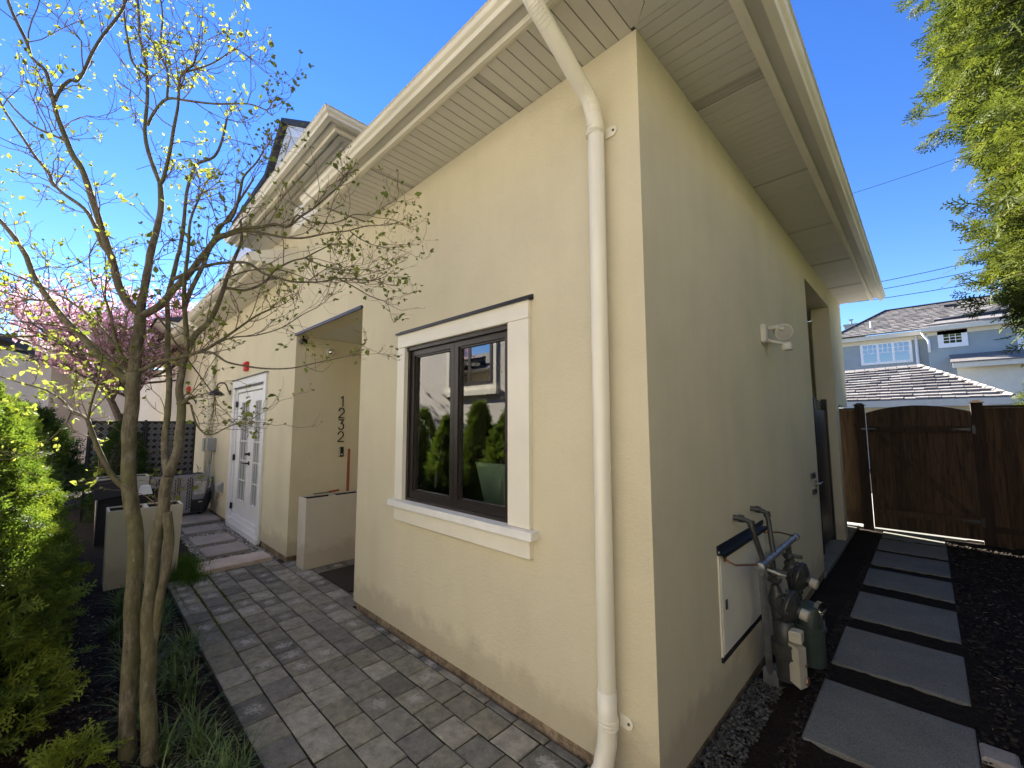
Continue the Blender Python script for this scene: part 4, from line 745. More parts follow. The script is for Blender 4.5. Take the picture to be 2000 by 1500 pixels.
# ================================================================== PLANTERS, AC, BOX, SCREEN, MAT
def flared(name, cx_, cy_, lx, ly, h, fl, label, div_axis, z0=0.0, group='flared off white planters'):
    t = thing(name, (cx_, cy_, z0), label, 'planter', group)
    def rect(ex, z): return [(cx_ - lx / 2 - ex, cy_ - ly / 2 - ex, z), (cx_ + lx / 2 + ex, cy_ - ly / 2 - ex, z), (cx_ + lx / 2 + ex, cy_ + ly / 2 + ex, z), (cx_ - lx / 2 - ex, cy_ + ly / 2 + ex, z)]
    m = MB(); th = .022; V = rect(0, z0) + rect(fl - .003, z0 + h - .006) + rect(fl - .006, z0 + h) + rect(fl - th, z0 + h) + rect(fl - th - .01, z0 + h - .14)
    f = [(0, 3, 2, 1)]
    for r in range(4):
        for k in range(4): f.append((r * 4 + k, r * 4 + (k + 1) % 4, r * 4 + 4 + (k + 1) % 4, r * 4 + 4 + k))
    m.add(V, f); m.build('shell', 'planter', t)
    m = MB(); m.quad(*rect(fl - th - .012, z0 + h - .13)); m.build('soil', 'soil', t)
    m = MB(); ra = rect(fl - th - .001, z0 + h - .012); rb = rect(fl - th - .011, z0 + h - .128)
    for k in range(4): m.quad(ra[k], ra[(k + 1) % 4], rb[(k + 1) % 4], rb[k])
    m.build('dark_inner_faces', 'black', t)  # black inner faces paint the planter opening dark
    if div_axis:
        m = MB()
        if div_axis == 'y': m.box((cx_ - lx / 2 - fl + th, cy_ - .018, z0 + h - .12), (cx_ + lx / 2 + fl - th, cy_ + .018, z0 + h - .004))
        else: m.box((cx_ - .018, cy_ - ly / 2 - fl + th, z0 + h - .12), (cx_ + .018, cy_ + ly / 2 + fl - th, z0 + h - .004))
        m.build('divider', 'planter', t)
    return t
flared('planter', -5.17, -1.28, .30, .57, .775, .02, 'off white flared planter with two troughs behind the tree trunks', 'y', -.01)
flared('planter', -4.31, .38, .23, .70, .785, .006, 'tall off white planter standing against the shaded entry wall', 'y', .0)
flared('planter', -7.78, -1.33, .32, .52, .86, .03, 'off white flared planter behind the black storage box', 'y', 0)
pt = thing('red_handled_tool', (-4.42, .66, .68), 'slim red brown handle standing out of the entry planter', 'tool')
w = MB(); w.bbox((-4.45, .605, .68), (-4.43, .632, 1.32), .003); w.build('handle', 'rust', pt)
gt = thing('hand_trowel', (-4.32, .25, .8), 'small trowel lying across the rim of the entry planter', 'trowel')
w = MB(); w.tube([(-4.34, .34, .815), (-4.33, .46, .825)], .012, 8); w.build('handle', 'rust', gt, smooth=True); w = MB(); w.hexa([(-4.36, .16, .808), (-4.30, .16, .808), (-4.31, .33, .812), (-4.35, .33, .812), (-4.36, .16, .814), (-4.30, .16, .814), (-4.31, .33, .818), (-4.35, .33, .818)]); w.tube([(-4.33, .30, .815), (-4.335, .35, .82)], .006, 6); w.build('blade', 'castiron', gt)
w = MB(); w.bbox((-3.93, .10, .004), (-3.2, .62, .022), .004); tag(w.build('door_mat', 'mat'), 'dark brown door mat on the pavers inside the entry', 'door mat')
ac = thing('air_conditioner', (-8.7, -.5, .03), 'grey outdoor air conditioner with slotted front on a concrete pad', 'air conditioner')
w = MB(); w.bbox((-9.0, -.93, .06), (-8.60, -.13, .715), .015); w.build('cabinet', 'ac', ac)
w = MB(); w.bbox((-8.985, -.915, .7155), (-8.615, -.145, .735), .01); w.build('top_cover', 'ac', ac)
w = MB(); w.box((-8.95, -.88, .7355), (-8.66, -.20, .738)); w.build('top_grille', 'ac_dark', ac)
w = MB(); w.bbox((-8.5995, -.36, .075), (-8.588, -.14, .29), .003); w.build('service_panel', 'ac_dark', ac)
slots = MB()
for gx in (-.86, -.60, -.425):
    for cxi in range(3 if gx > -.7 else 5):
        for r_ in range(10): zc = .12 + r_ * .056 + (cxi % 2) * .028; yc = gx + cxi * .032; slots.box((-8.599, yc, zc), (-8.596, yc + .016, zc + .044))
slots.build('louvre_slots', 'black', ac)
w = MB(); w.box((-8.599, -.325, .38), (-8.594, -.16, .61)); lb = w.build('label_plate', 'paper', ac)
w = MB()
for k in range(7): w.box((-8.5935, -.31 + .0 * k, .575 - k * .024), (-8.5925, -.31 + random.uniform(.06, .13), .581 - k * .024))
w.build('label_text', 'print', lb)
w = MB(); w.box((-8.5875, -.25, .235), (-8.586, -.19, .255)); w.build('badge', 'paper', ac)
for yy in (-.88, -.2): w = MB(); w.box((-8.98, yy - .03, .0), (-8.62, yy + .03, .06)); w.build('foot', 'ac_dark', ac)
sbx = thing('storage_box', (-7.3, -1.3, 0), 'open black storage box with a sagging lid behind the front planter', 'storage box')
w = MB(); X0b, X1b, Y0b, Y1b = -7.62, -7.22, -1.60, -.93
w.box((X1b - .02, Y0b, 0), (X1b, Y1b, .60)); w.box((X0b, Y0b, 0), (X0b + .02, Y1b, .66)); w.box((X0b + .02, Y0b, 0), (X1b - .02, Y0b + .02, .63)); w.box((X0b + .02, Y1b - .02, 0), (X1b - .02, Y1b, .66)); w.box((X0b + .02, Y0b + .02, 0), (X1b - .02, Y1b - .02, .02)); w.build('tub', 'ac_dark', sbx)
w = MB(); w.prism([(-7.18, -1.64, .61), (-7.18, -1.27, .66), (-7.30, -1.24, .88), (-7.34, -1.64, .84)], (-.02, 0, .01)); w.build('lid', 'ac_dark', sbx)
w = MB(); w.prism([(-7.4, -1.18, .62), (-7.4, -1.02, .62), (-7.45, -1.05, .74), (-7.45, -1.15, .74)], (.1, 0, 0)); tag(w.build('plastic_bag', 'sill'), 'small pale bag poking out of the black storage box', 'bag')
# laser cut screen
scn = thing('privacy_screen', (-9.4, -.95, 0), 'black laser cut metal privacy screen with interlaced diamond pattern', 'screen')
for k, (ya, yb) in enumerate(((-1.72, -.99), (-.98, -.235))):
    w = MB(); w.box((-9.42, ya, .50), (-9.39, ya + .02, 1.70)); w.box((-9.42, yb - .02, .50), (-9.39, yb, 1.70)); w.box((-9.42, ya + .02, 1.68), (-9.39, yb - .02, 1.70)); w.box((-9.42, ya + .02, .50), (-9.39, yb - .02, .53)); w.build('panel_frame', 'black', scn)
    w = MB(); s_ = .105
    ny = int((yb - ya) / s_) ; nzz = int(1.15 / s_)
    for i in range(ny):
        for j in range(nzz):
            cy_, cz_ = ya + .045 + (i + .5) * (yb - ya - .07) / ny - .01, .55 + (j + .5) * 1.12 / nzz
            r1 = s_ * .5
            for a in range(4):
                an = a * math.pi / 2; 
                for rr, off in ((.66, 0), (.30, 0)):
                    p0 = (cy_ + math.cos(an) * r1 * rr * 1.5, cz_ + math.sin(an) * r1 * rr * 1.5); p1 = (cy_ + math.cos(an + math.pi / 2) * r1 * rr * 1.5, cz_ + math.sin(an + math.pi / 2) * r1 * rr * 1.5)
                    d = Vector((0, p1[0] - p0[0], p1[1] - p0[1])).normalized(); n_ = Vector((0, -d.z, d.y)) * .0048
                    A_ = Vector((-9.405, *p0)); B_ = Vector((-9.405, *p1)); A2 = A_.lerp(B_, -.05); B2 = A_.lerp(B_, .85)
                    w.prism([A2 - n_, B2 - n_, B2 + n_, A2 + n_], (.006, 0, 0))
    w.build('lattice', 'lattice', scn)
    w = MB(); w.box((-9.44, ya + .0, .50), (-9.43, yb, 1.70)) 
    w.build('backing_sheet', 'ac_dark' if k else 'ac_dark', scn)
for y_ in (-1.72, -.985, -.25): w = MB(); w.box((-9.47, y_ - .02, -.05), (-9.4405, y_ + .02, 1.72)); w.build('post', 'black', scn)

# ================================================================== SIDE FENCE, GATE
fen = thing('wooden_fence', (.9, 6.9, 0), 'dark stained wooden fence of vertical boards on both sides of the arched gate', 'fence')
def boards(x0, x1, y, z0, zt, par, wd=.14, thk=.02, mat='wood', top=None):
    x = x0
    while x < x1 - .01:
        wv = min(wd + random.uniform(-.004, .004), x1 - x); m = MB(); a = x - .001; b_ = x + wv + .001; ta = top(a) if top else zt; tb = top(b_) if top else zt
        yo = random.uniform(-.003, .003)
        m.hexa([(a, y + yo, z0), (b_, y + yo, z0), (b_, y + thk + yo, z0), (a, y + thk + yo, z0), (a, y + yo, ta), (b_, y + yo, tb), (b_, y + thk + yo, tb), (a, y + thk + yo, ta)]); m.build('board', mat, par); x += wv
boards(-.42, .094, 6.93, .05, 1.85, fen); boards(1.47, 2.75, 6.93, -.03, 1.84, fen)
for a_, b_, nm_ in (((-.45, 6.91, 1.852), (.09, 6.97, 1.88), 'cap_rail'), ((1.48, 6.90, 1.842), (2.8, 6.99, 1.872), 'cap_rail'), ((-.42, 6.895, .16), (.09, 6.929, .24), 'bottom_rail'), ((1.48, 6.895, .16), (2.75, 6.929, .24), 'bottom_rail')):
    w = MB(); w.box(a_, b_); w.build(nm_, 'wood_post', fen)
for (xa, xb) in ((.095, .215), (1.36, 1.475)):
    w = MB(); w.bbox((xa, 6.84, -.06), (xb, 6.955, 1.915), .006); w.build('post', 'wood_post', fen)
    w = MB(); c0 = (xa + xb) / 2; w.hexa([(xa - .02, 6.82, 1.916), (xb + .02, 6.82, 1.916), (xb + .02, 6.975, 1.916), (xa - .02, 6.975, 1.916), (xa + .03, 6.87, 1.955), (xb - .03, 6.87, 1.955), (xb - .03, 6.93, 1.955), (xa + .03, 6.93, 1.955)]); w.build('post_cap', 'wood_post', fen)
gate = thing('wooden_gate', (.78, 6.9, .06), 'dark wooden gate with arched top, diagonal brace and steel hinges', 'gate')
arch = lambda x: 1.80 + .10 * (1 - ((x - .79) / .56) ** 2)
boards(.226, 1.358, 6.905, .032, 1.8, gate, wd=.138, top=arch)
for z_ in (1.50, .24): w = MB(); w.box((.24, 6.865, z_), (1.345, 6.904, z_ + .09)); w.build('rail', 'wood_post', gate)
w = MB(); w.prism([(.27, 6.868, 1.499), (.36, 6.868, 1.499), (1.32, 6.868, .331), (1.23, 6.868, .331)], (0, .034, 0)); w.build('diagonal_brace', 'wood_post', gate)
for z_ in (1.545, .285):
    w = MB(); w.prism([(1.14, 6.862, z_ + .006), (1.345, 6.862, z_ - .026), (1.345, 6.862, z_ + .026)], (0, .003, 0)); w.bbox((1.355, 6.833, z_ - .06), (1.385, 6.8395, z_ + .06), .001); w.tube([(1.35, 6.855, z_ - .03), (1.35, 6.855, z_ + .03)], .009, 8); w.build('hinge', 'castiron', gate)
w = MB(); w.bbox((.17, 6.825, 1.53), (.215, 6.8395, 1.56), .002); w.tube([(.16, 6.82, 1.545), (.33, 6.85, 1.545)], .008, 8); w.build('latch', 'steel', gate)
# dark metal side gate in the porch opening
pg = thing('black_side_gate', (-.1, 4.9, 0), 'black sheet gate with a wire basket top filling the porch opening', 'gate')
w = MB(); w.bbox((-.16, 4.12, .08), (-.12, 5.62, 1.82), .004); w.build('panel', 'black', pg)
for y_ in (4.06, 4.75, 5.66): w = MB(); w.bbox((-.17, y_, 0), (-.105, y_ + .06, 1.98), .004); w.build('post', 'black', pg)
w = MB()
for k in range(4): w.tube([(-.14, 4.1, 1.88 + .025 * k), (-.14, 4.8, 1.90 + .022 * k), (-.14, 5.66, 1.86 + .02 * k)], .006, 6)
w.build('top_wire', 'castiron', pg, smooth='all'); 
w = MB(); w.tube([(-.11, 4.2, 1.1), (-.11, 4.6, 1.13)], .008, 6); w.build('bolt', 'steel', pg)
# unseen side fence added beyond the mulch for the shade it casts
sfn = thing('unseen_shade_fence', (2.62, 3, 0), 'unseen dark wooden fence added for shade along the right side of the mulch', 'fence')
w = MB(); w.box((2.60, -2.6, -.05), (2.64, 6.9, 1.95)); w.build('panel', 'wood_post', sfn)

# ================================================================== OTHER BUILDINGS
# blue grey house beyond the lane
bh = thing('blue_house', (1.5, 28, 0), 'two storey blue grey house with a weathered tiled roof beyond the wooden gate', 'house')
w = MB(); w.box((-2.40, 28.15, 0), (1.26, 34, 6.2)); w.box((1.2, 27.3, 0), (10, 34, 6.2)); w.build('wall', 'blue_wall', bh)
w = MB(); w.box((-2.6, 27.75, 6.12), (1.05, 28.3, 6.34)); w.box((.98, 26.9, 6.1), (10.2, 27.5, 6.32)); w.box((-2.42, 28.08, 5.93), (1.15, 28.14, 6.12)); w.box((1.19, 27.24, 5.92), (10, 27.29, 6.10)); w.build('fascia', 'cream_far', bh)
def roofgrid(p00, p10, p11, p01, rows, cols, name, par, mat, individual, thk=.035, tileover=.04):
    A, B, Cc, D_ = map(Vector, (p00, p10, p11, p01)); cnt = 0; mb = MB(); nrm = (B - A).cross(D_ - A).normalized()
    if nrm.z < 0: nrm = -nrm
    for r in range(rows):
        a = A.lerp(D_, r / rows); b_ = B.lerp(Cc, r / rows); a2 = A.lerp(D_, (r + 1) / rows); b2 = B.lerp(Cc, (r + 1) / rows)
        wid = (b_ - a).length; nc = max(1, int(round(wid / cols))); off = 0.5 * (r % 2)
        ux = (b_ - a).normalized(); up = (a2 - a) - ux * (a2 - a).dot(ux)
        l0 = (a2 - a).dot(ux); l1 = wid - (b_ - b2).dot(ux) if True else wid
        c = -off
        while c < nc:
            s0 = max(c, 0) * wid / nc; s1 = min(c + 1, nc) * wid / nc; c += 1
            if s1 - s0 < .03: continue
            h_ = random.uniform(.8, 1.25) * thk; gap = .004
            t0 = min(max(s0, l0), wid) if s0 < l0 else s0
            q0, q1 = s0, s1
            top0 = max(s0, l0); top1 = min(s1, l1)
            if top1 < top0: top0 = top1 = (top0 + top1) / 2
            P0 = a + ux * (q0 + gap) + nrm * h_; P1 = a + ux * (q1 - gap) + nrm * h_; P2 = a + ux * (top1 - gap) + up * 1.02 + nrm * h_ * .15; P3 = a + ux * (top0 + gap) + up * 1.02 + nrm * h_ * .15
            P4 = a + ux * (q0 + gap) - nrm * .01; P5 = a + ux * (q1 - gap) - nrm * .01
            m_ = MB() if individual else mb
            m_.add([P4, P5, P1, P0, P3, P2], [(0, 1, 2, 3), (3, 2, 5, 4), (0, 3, 4), (1, 5, 2)])
            if individual: m_.build(name, mat, par); cnt += 1
    if not individual: mb.build(name, mat, par, kind='stuff')
    return cnt
def under(pts, par, mat='tile'): m = MB(); m.quad(*pts); m.build('roof_deck', mat, par)
zE, zR = 6.36, 8.38
under([(-2.75, 27.7, zE), (10.5, 27.7, zE), (10.5, 32, zR), (-.46, 32, zR)], bh); under([(-2.75, 27.7, zE), (-.46, 32, zR), (-.46, 32.2, zR), (-2.75, 36, zE)], bh)
roofgrid((-2.75, 27.65, zE + .02), (10.5, 27.65, zE + .02), (10.5, 32, zR + .02), (-.46, 32, zR + .02), 17, .34, 'roof_tiles', bh, 'tile', False, .05)
w = MB(); w.tube([(-2.75, 27.65, zE + .06), (-.46, 32, zR + .07)], .06, 6); w.tube([(-.46, 32, zR + .07), (10.5, 32, zR + .07)], .06, 6); w.build('ridge_cap', 'tile_dark', bh)
w = MB(); w.prism([(1.2, 27.0, 6.36), (10.4, 27.0, 6.34), (10.4, 28.4, 7.0), (3.2, 28.6, 7.15)], (0, 0, .09)); w.build('front_roof_slope', 'tile', bh)
w = MB(); w.prism([(1.5, 27.4, 6.62), (3.9, 27.5, 6.75), (4.6, 28.0, 7.05), (3.0, 28.1, 6.98)], (0, 0, .1)); w.build('valley_shade_patch', 'tile_dark', bh)  # dark tile slab laid on to paint the shade in the valley
ck = MB(); ck.box((-2.25, 30, 5), (-1.58, 30.8, 7.45)); ck.box((-2.3, 29.95, 7.45), (-1.53, 30.85, 7.55)); cko = ck.build('chimney', 'blue_wall', bh); w = MB(); w.tube([(-1.95, 30.4, 7.5), (-1.95, 30.4, 7.85)], .05, 8); w.tube([(-2.05, 30.4, 7.86), (-1.85, 30.4, 7.86)], .05, 6); w.build('flue', 'steel', cko)
w = MB(); w.tube([(-.98, 28.9, 6.9), (-.98, 28.9, 7.35)], .04, 8); w.build('vent_pipe', 'white_far', bh); w = MB(); w.box((2.0, 31.0, 8.02), (2.5, 31.4, 8.12)); w.build('roof_vent', 'tile_dark', bh); w = MB(); w.box((3.7, 30.4, 7.75), (4.5, 31.0, 8.15)); w.build('skylight', 'white_far', bh)
for k in range(16): x_ = random.uniform(.0, 2.4); 
w = MB(); w.tube([(.80, 28.05, 6.2), (.80, 28.05, 3.2)], .07, 8); w.tube([(1.02, 27.2, 6.15), (1.10, 27.22, 5.95), (1.24, 27.22, 5.7), (1.24, 27.22, 5.1)], .055, 8); w.build('downpipe', 'white_far', bh, smooth='all')
def far_window(x0, x1, z0, z1, y, ncol, nrow, muntin_top, name='window', cas=.12, par=None, blind='curtain'):
    f = MB(); frame(f, x0, x1, z0, z1, cas, y - .05, y); fo_ = f.build(name, 'white_far', par)
    a, c, e, g2 = x0 + cas, x1 - cas, z0 + cas, z1 - cas
    q = MB(); q.box((a, y + .06, e), (c, y + .07, g2)); q.build('interior', blind, fo_)
    n3 = ncol
    for i in range(n3):
        p0 = a + (c - a) * i / n3; p1 = a + (c - a) * (i + 1) / n3
        q = MB(); q.quad((p0, y - .012, e), (p1, y - .012, e), (p1, y - .012, g2), (p0, y - .012, g2)); q.build('pane', 'far_pane', fo_)
        if i: q = MB(); q.box((p0 - .05, y - .04, e), (p0 + .05, y - .005, g2)); q.build('mullion', 'white_far', fo_)
        m_ = MB(); zt = g2 - (g2 - e) * muntin_top
        for k in range(1, 3): xx = p0 + (p1 - p0) * k / 3; m_.box((xx - .014, y - .03, zt), (xx + .014, y - .013, g2))
        for k in range(nrow + 1):
            zz = zt + (g2 - zt) * k / (nrow + (0 if muntin_top < 1 else 0)); 
            if zz < g2 - .02 and (muntin_top < 1 or k > 0): m_.box((p0, y - .031, zz - .014), (p1, y - .012, zz + .014))
        m_.build('muntin', 'white_far', fo_)
    return fo_
far_window(-1.46, .62, 4.80, 6.0, 28.14, 3, 2, .48, par=bh); far_window(1.56, 2.56, 5.28, 6.12, 27.29, 1, 3, 1.0, cas=.2, par=bh, blind='black'); far_window(4.05, 5.4, 4.9, 5.9, 27.29, 1, 1, .01, cas=.16, par=bh, blind='black')
w = MB(); w.prism([(1.9, 26.4, 4.42), (10, 26.4, 4.42), (10, 27.29, 4.85), (1.9, 27.29, 4.85)], (0, 0, .06)); w.build('pent_roof', 'tile', bh); w = MB(); w.box((1.95, 26.45, 4.2), (10, 26.5, 4.42)); w.box((2.1, 26.9, 0), (10, 27.29, 4.25)); w.build('pent_fascia', 'cream_far', bh)
# garage
ga_ = thing('garage', (.7, 18, 0), 'low cream garage with a hipped weathered tile roof just behind the wooden gate', 'garage')
w = MB(); w.box((-4.0, 18.2, 0), (2.45, 23.6, 2.2)); w.build('wall', 'cream_far', ga_)
w = MB(); w.box((-4.4, 17.82, 2.2), (2.86, 17.9, 2.42)); w.box((2.82, 17.9, 2.2), (2.88, 24, 2.42)); w.build('fascia', 'cream_far', ga_)
GA, GB, GC, GD = (-4.3, 17.85, 2.42), (2.84, 17.85, 2.42), (.84, 21, 3.86), (-2.3, 21, 3.76)
under([GA, GB, GC, GD], ga_); under([GB, (2.84, 24.1, 2.42), GC], ga_); under([GA, GD, (-2.3, 21, 3.76), (-4.3, 24.1, 2.42)], ga_); under([GD, GC, (2.84, 24.1, 2.42), (-4.3, 24.1, 2.42)], ga_)
# the courses that show through the gap get single tiles, the part hidden left of the house stays joined
def shp(p, t): return tuple(np.array(p) * (1 - t[0]) + 0)
cntt = roofgrid((-1.75, 17.83, 2.43), GB, GC, (-1.75, 21, 3.8), 12, .31, 'roof_tile', ga_, 'tile', True, .07)
roofgrid((-4.3, 17.83, 2.43), (-1.76, 17.83, 2.43), (-1.76, 21, 3.78), (-2.3, 21, 3.77), 12, .31, 'roof_tiles', ga_, 'tile', False, .045)
for k in range(13):
    t0, t1 = k / 13, (k + .93) / 13; p0 = Vector(GB).lerp(Vector(GC), t0) + Vector((0, 0, .07)); p1 = Vector(GB).lerp(Vector(GC), t1) + Vector((0, 0, .05)); d = (p1 - p0); s_ = d.cross(Vector((0, 0, 1))).normalized() * .10
    m = MB(); m.prism([p0 - s_ - Vector((0, 0, .05)), p0, p0 + s_ - Vector((0, 0, .05)), p0 + Vector((0, 0, .04))], d); m.build('hip_cap', 'slab_grey', ga_)
for k in range(9):
    x0_ = .84 - k * .33; m = MB(); m.prism([(x0_, 20.9, 3.85 - k * .008), (x0_, 21, 3.93 - k * .008), (x0_, 21.1, 3.85 - k * .008)], (-.31, 0, 0)); m.build('ridge_cap', 'slab_grey', ga_)

# neighbour house opposite (behind the hedge, seen in the window pane)
oh = thing('opposite_house', (-4, -4.5, 0), 'pale stucco house mirrored in the window panes, behind the conical cedars', 'house')
w = MB(); w.box((-15, -9.5, 0), (7.5, -4.5, 5.6)); w.build('wall', 'stucco_pink', oh)
w = MB(); w.box((-15.4, -9.9, 5.6), (7.9, -4.05, 5.75)); w.build('eave', 'trim', oh); w = MB(); w.add([(-15.5, -10, 5.75), (8, -10, 5.75), (8, -4, 5.75), (-15.5, -4, 5.75), (-12.5, -7, 7), (5, -7, 7)], [(0, 1, 5, 4), (1, 2, 5), (2, 3, 4, 5), (3, 0, 4)]); w.build('roof', 'tile_dark', oh)
for (xa, xb) in ((-7.55, -5.98), (-2.4, -.9), (-12.3, -10.8)):
    f = MB(); frame(f, xa - .13, xb + .13, 2.42, 3.78, .129, -4.5, -4.47); f.box((xa - .2, -4.5, 2.30), (xb + .2, -4.40, 2.42)); fo_ = f.build('window', 'trim', oh)
    f = MB(); frame(f, xa, xb, 2.55, 3.65, .07, -4.499, -4.46); f.box(((xa + xb) / 2 - .05, -4.499, 2.62), ((xa + xb) / 2 + .05, -4.459, 3.58)); f.build('sash', 'dark_frame', fo_)
    q = MB(); q.quad((xa + .07, -4.47, 2.62), (xb - .07, -4.47, 2.62), (xb - .07, -4.47, 3.58), (xa + .07, -4.47, 3.58)); q.build('pane', 'far_pane', fo_); q = MB(); q.box((xa + .07, -4.499, 2.62), (xb - .07, -4.49, 3.58)); q.build('interior', 'room', fo_)

# unseen house added on the right to bounce sunlight onto the side wall
rh = thing('unseen_bounce_house', (5.2, -1, 0), 'unseen drab cream house added on the right to bounce light onto the side wall', 'house')
w = MB(); w.box((5.2, -9, 0), (12, 4.2, 5.4)); w.build('wall', 'stucco_drab', rh)
w = MB(); w.box((4.75, -9.5, 5.4), (12.4, 4.7, 5.55)); w.build('eave', 'trim', rh); w = MB(); w.add([(4.7, -9.5, 5.55), (12.5, -9.5, 5.55), (12.5, 4.7, 5.55), (4.7, 4.7, 5.55), (8.6, -6, 7), (8.6, 1, 7)], [(0, 1, 4), (1, 2, 5, 4), (2, 3, 5), (3, 0, 4, 5)]); w.build('roof', 'tile_dark', rh)
for ya_ in (-5.2, .6):
    f = MB(); f.box((5.15, ya_ - .1, 2.3), (5.199, ya_ + 1.5, 3.7)); fo_ = f.build('window', 'trim', rh); f = MB(); f.box((5.12, ya_, 2.4), (5.149, ya_ + 1.4, 3.6)); f.build('sash', 'dark_frame', fo_)
# dark roofed neighbour at the far left
FH = Vector((-.7004, .7137, 0)); RH = Vector((.7137, .7004, 0)); C0 = Vector((.9126, -1.8263, 0))
def LW(lat, ww, z): p_ = C0 + FH * ww + RH * lat; return (p_.x, p_.y, z)
nb = thing('dark_roofed_house', LW(-18, 17, 0), 'taupe house with a dark shingle roof at the far left behind the magnolia', 'house')
w = MB(); w.prism([LW(-26, 16.6, 0), LW(-18.3, 16.6, 0), LW(-18.3, 16.6, 3.9), LW(-19.0, 16.6, 4.35), LW(-21.5, 16.6, 4.9), LW(-26, 16.6, 4.3)], FH * 5); w.prism([LW(-18.3, 17.6, 0), LW(-13.6, 17.6, 0), LW(-13.6, 17.6, 3.95), LW(-18.3, 17.6, 3.95)], FH * 4); w.build('wall', 'stucco_grey', nb)
w = MB(); w.prism([LW(-18.9, 16.2, 4.10), LW(-13.2, 16.4, 4.02), LW(-13.6, 19, 5.25), LW(-21.0, 19, 5.7)], (0, 0, .12)); w.prism([LW(-26, 16.2, 5.3), LW(-19.8, 16.2, 4.95), LW(-17.9, 16.2, 3.92), LW(-17.6, 16.2, 4.06), LW(-19.6, 16.2, 5.15), LW(-26, 16.2, 5.55)], FH * 3.4); w.build('roof', 'tile_dark', nb)
w = MB(); w.prism([LW(-15.6, 17.55, 2.2), LW(-14.6, 17.55, 2.2), LW(-14.6, 17.55, 3.3), LW(-15.6, 17.55, 3.3)], FH * .04); w.build('window', 'curtain', nb)

# overhead lines
ov = thing('overhead_cables', (0, 24, 9), 'thin black overhead cables crossing the blue sky above the roofs', 'cables')
for (z0_, z1_, y_) in ((7.1, 8.4, 22), (7.4, 9.2, 22), (7.7, 9.7, 22), (12.0, 14.3, 22)):
    w = MB(); w.tube([(-3 + 14 * t, y_ + 1.5 * t, z0_ + (z1_ - z0_) * t - .5 * math.sin(math.pi * t)) for t in np.linspace(0, 1, 14)], .014 if z0_ < 10 else .010, 5, cap=False); w.build('cable', 'cable', ov)

# ================================================================== PLANTS
def make_spray(seed, sub=True):
    r = np.random.default_rng(seed); V = []; Fc = []
    def tri(p, d, L, w_):
        n_ = np.array([-d[1], d[0], 0.]); b_ = len(V); V.extend([p - n_ * w_, p + n_ * w_, p + d * L * .6 + n_ * w_ * 1.15, p + d * L, p + d * L * .6 - n_ * w_ * 1.15]); Fc.extend([(b_, b_ + 1, b_ + 2), (b_, b_ + 2, b_ + 4), (b_ + 4, b_ + 2, b_ + 3)])
    def rot(d, a): c, s_ = math.cos(a), math.sin(a); return np.array([d[0] * c - d[1] * s_, d[0] * s_ + d[1] * c, 0.])
    d0 = np.array([1., 0, 0]); tri(np.zeros(3), d0, 1.0, .018); side = 1
    for k in range(9):
        t = .08 + .10 * k; L = (.50 * (1 - t) + .10) * r.uniform(.75, 1.15); d = rot(d0, side * r.uniform(.5, .8)); p = np.array([t, 0, 0]); tri(p, d, L, .022)
        if sub:
            for j in range(3): tri(p + d * L * (.25 + .25 * j), rot(d, (-side if j % 2 else side) * r.uniform(.5, .8)), L * .42 * r.uniform(.7, 1.2), .019)
        side = -side
    V = np.array(V); V[:, 2] += -.22 * V[:, 0] ** 2 + .08 * np.abs(V[:, 1]) + r.normal(0, .012, len(V)); return V, np.array(Fc)
SPR = [make_spray(i) for i in range(3)]; SPR_L = [make_spray(i + 10, False) for i in range(3)]
def norm3(p, sc, sd=0.): return np.array([noise.noise(Vector((q[0] * sc + sd, q[1] * sc, q[2] * sc))) for q in p])
def foliage(name, pos, out, size, mat, par, sprays=SPR, kind='stuff', jitter=.55, droop=0.0):
    n = len(pos); f = out / (np.linalg.norm(out, axis=1, keepdims=True) + 1e-9) + RNG.normal(0, jitter, (n, 3)) + np.array([0, 0, -droop]); up = RNG.normal(0, 1, (n, 3)); A = frames(f, up) * size[:, None, None]; k = RNG.integers(0, len(sprays), n); Vs = []; Fs = []; b_ = 0
    for i, (bv_, bf_) in enumerate(sprays):
        m_ = k == i
        if not m_.any(): continue
        V, Fc = replicate(bv_, bf_, A[m_], pos[m_]); Vs.append(V); Fs.append(Fc + b_); b_ += len(V)
    return np_mesh(name, np.concatenate(Vs), np.concatenate(Fs), mat, par, kind=kind)
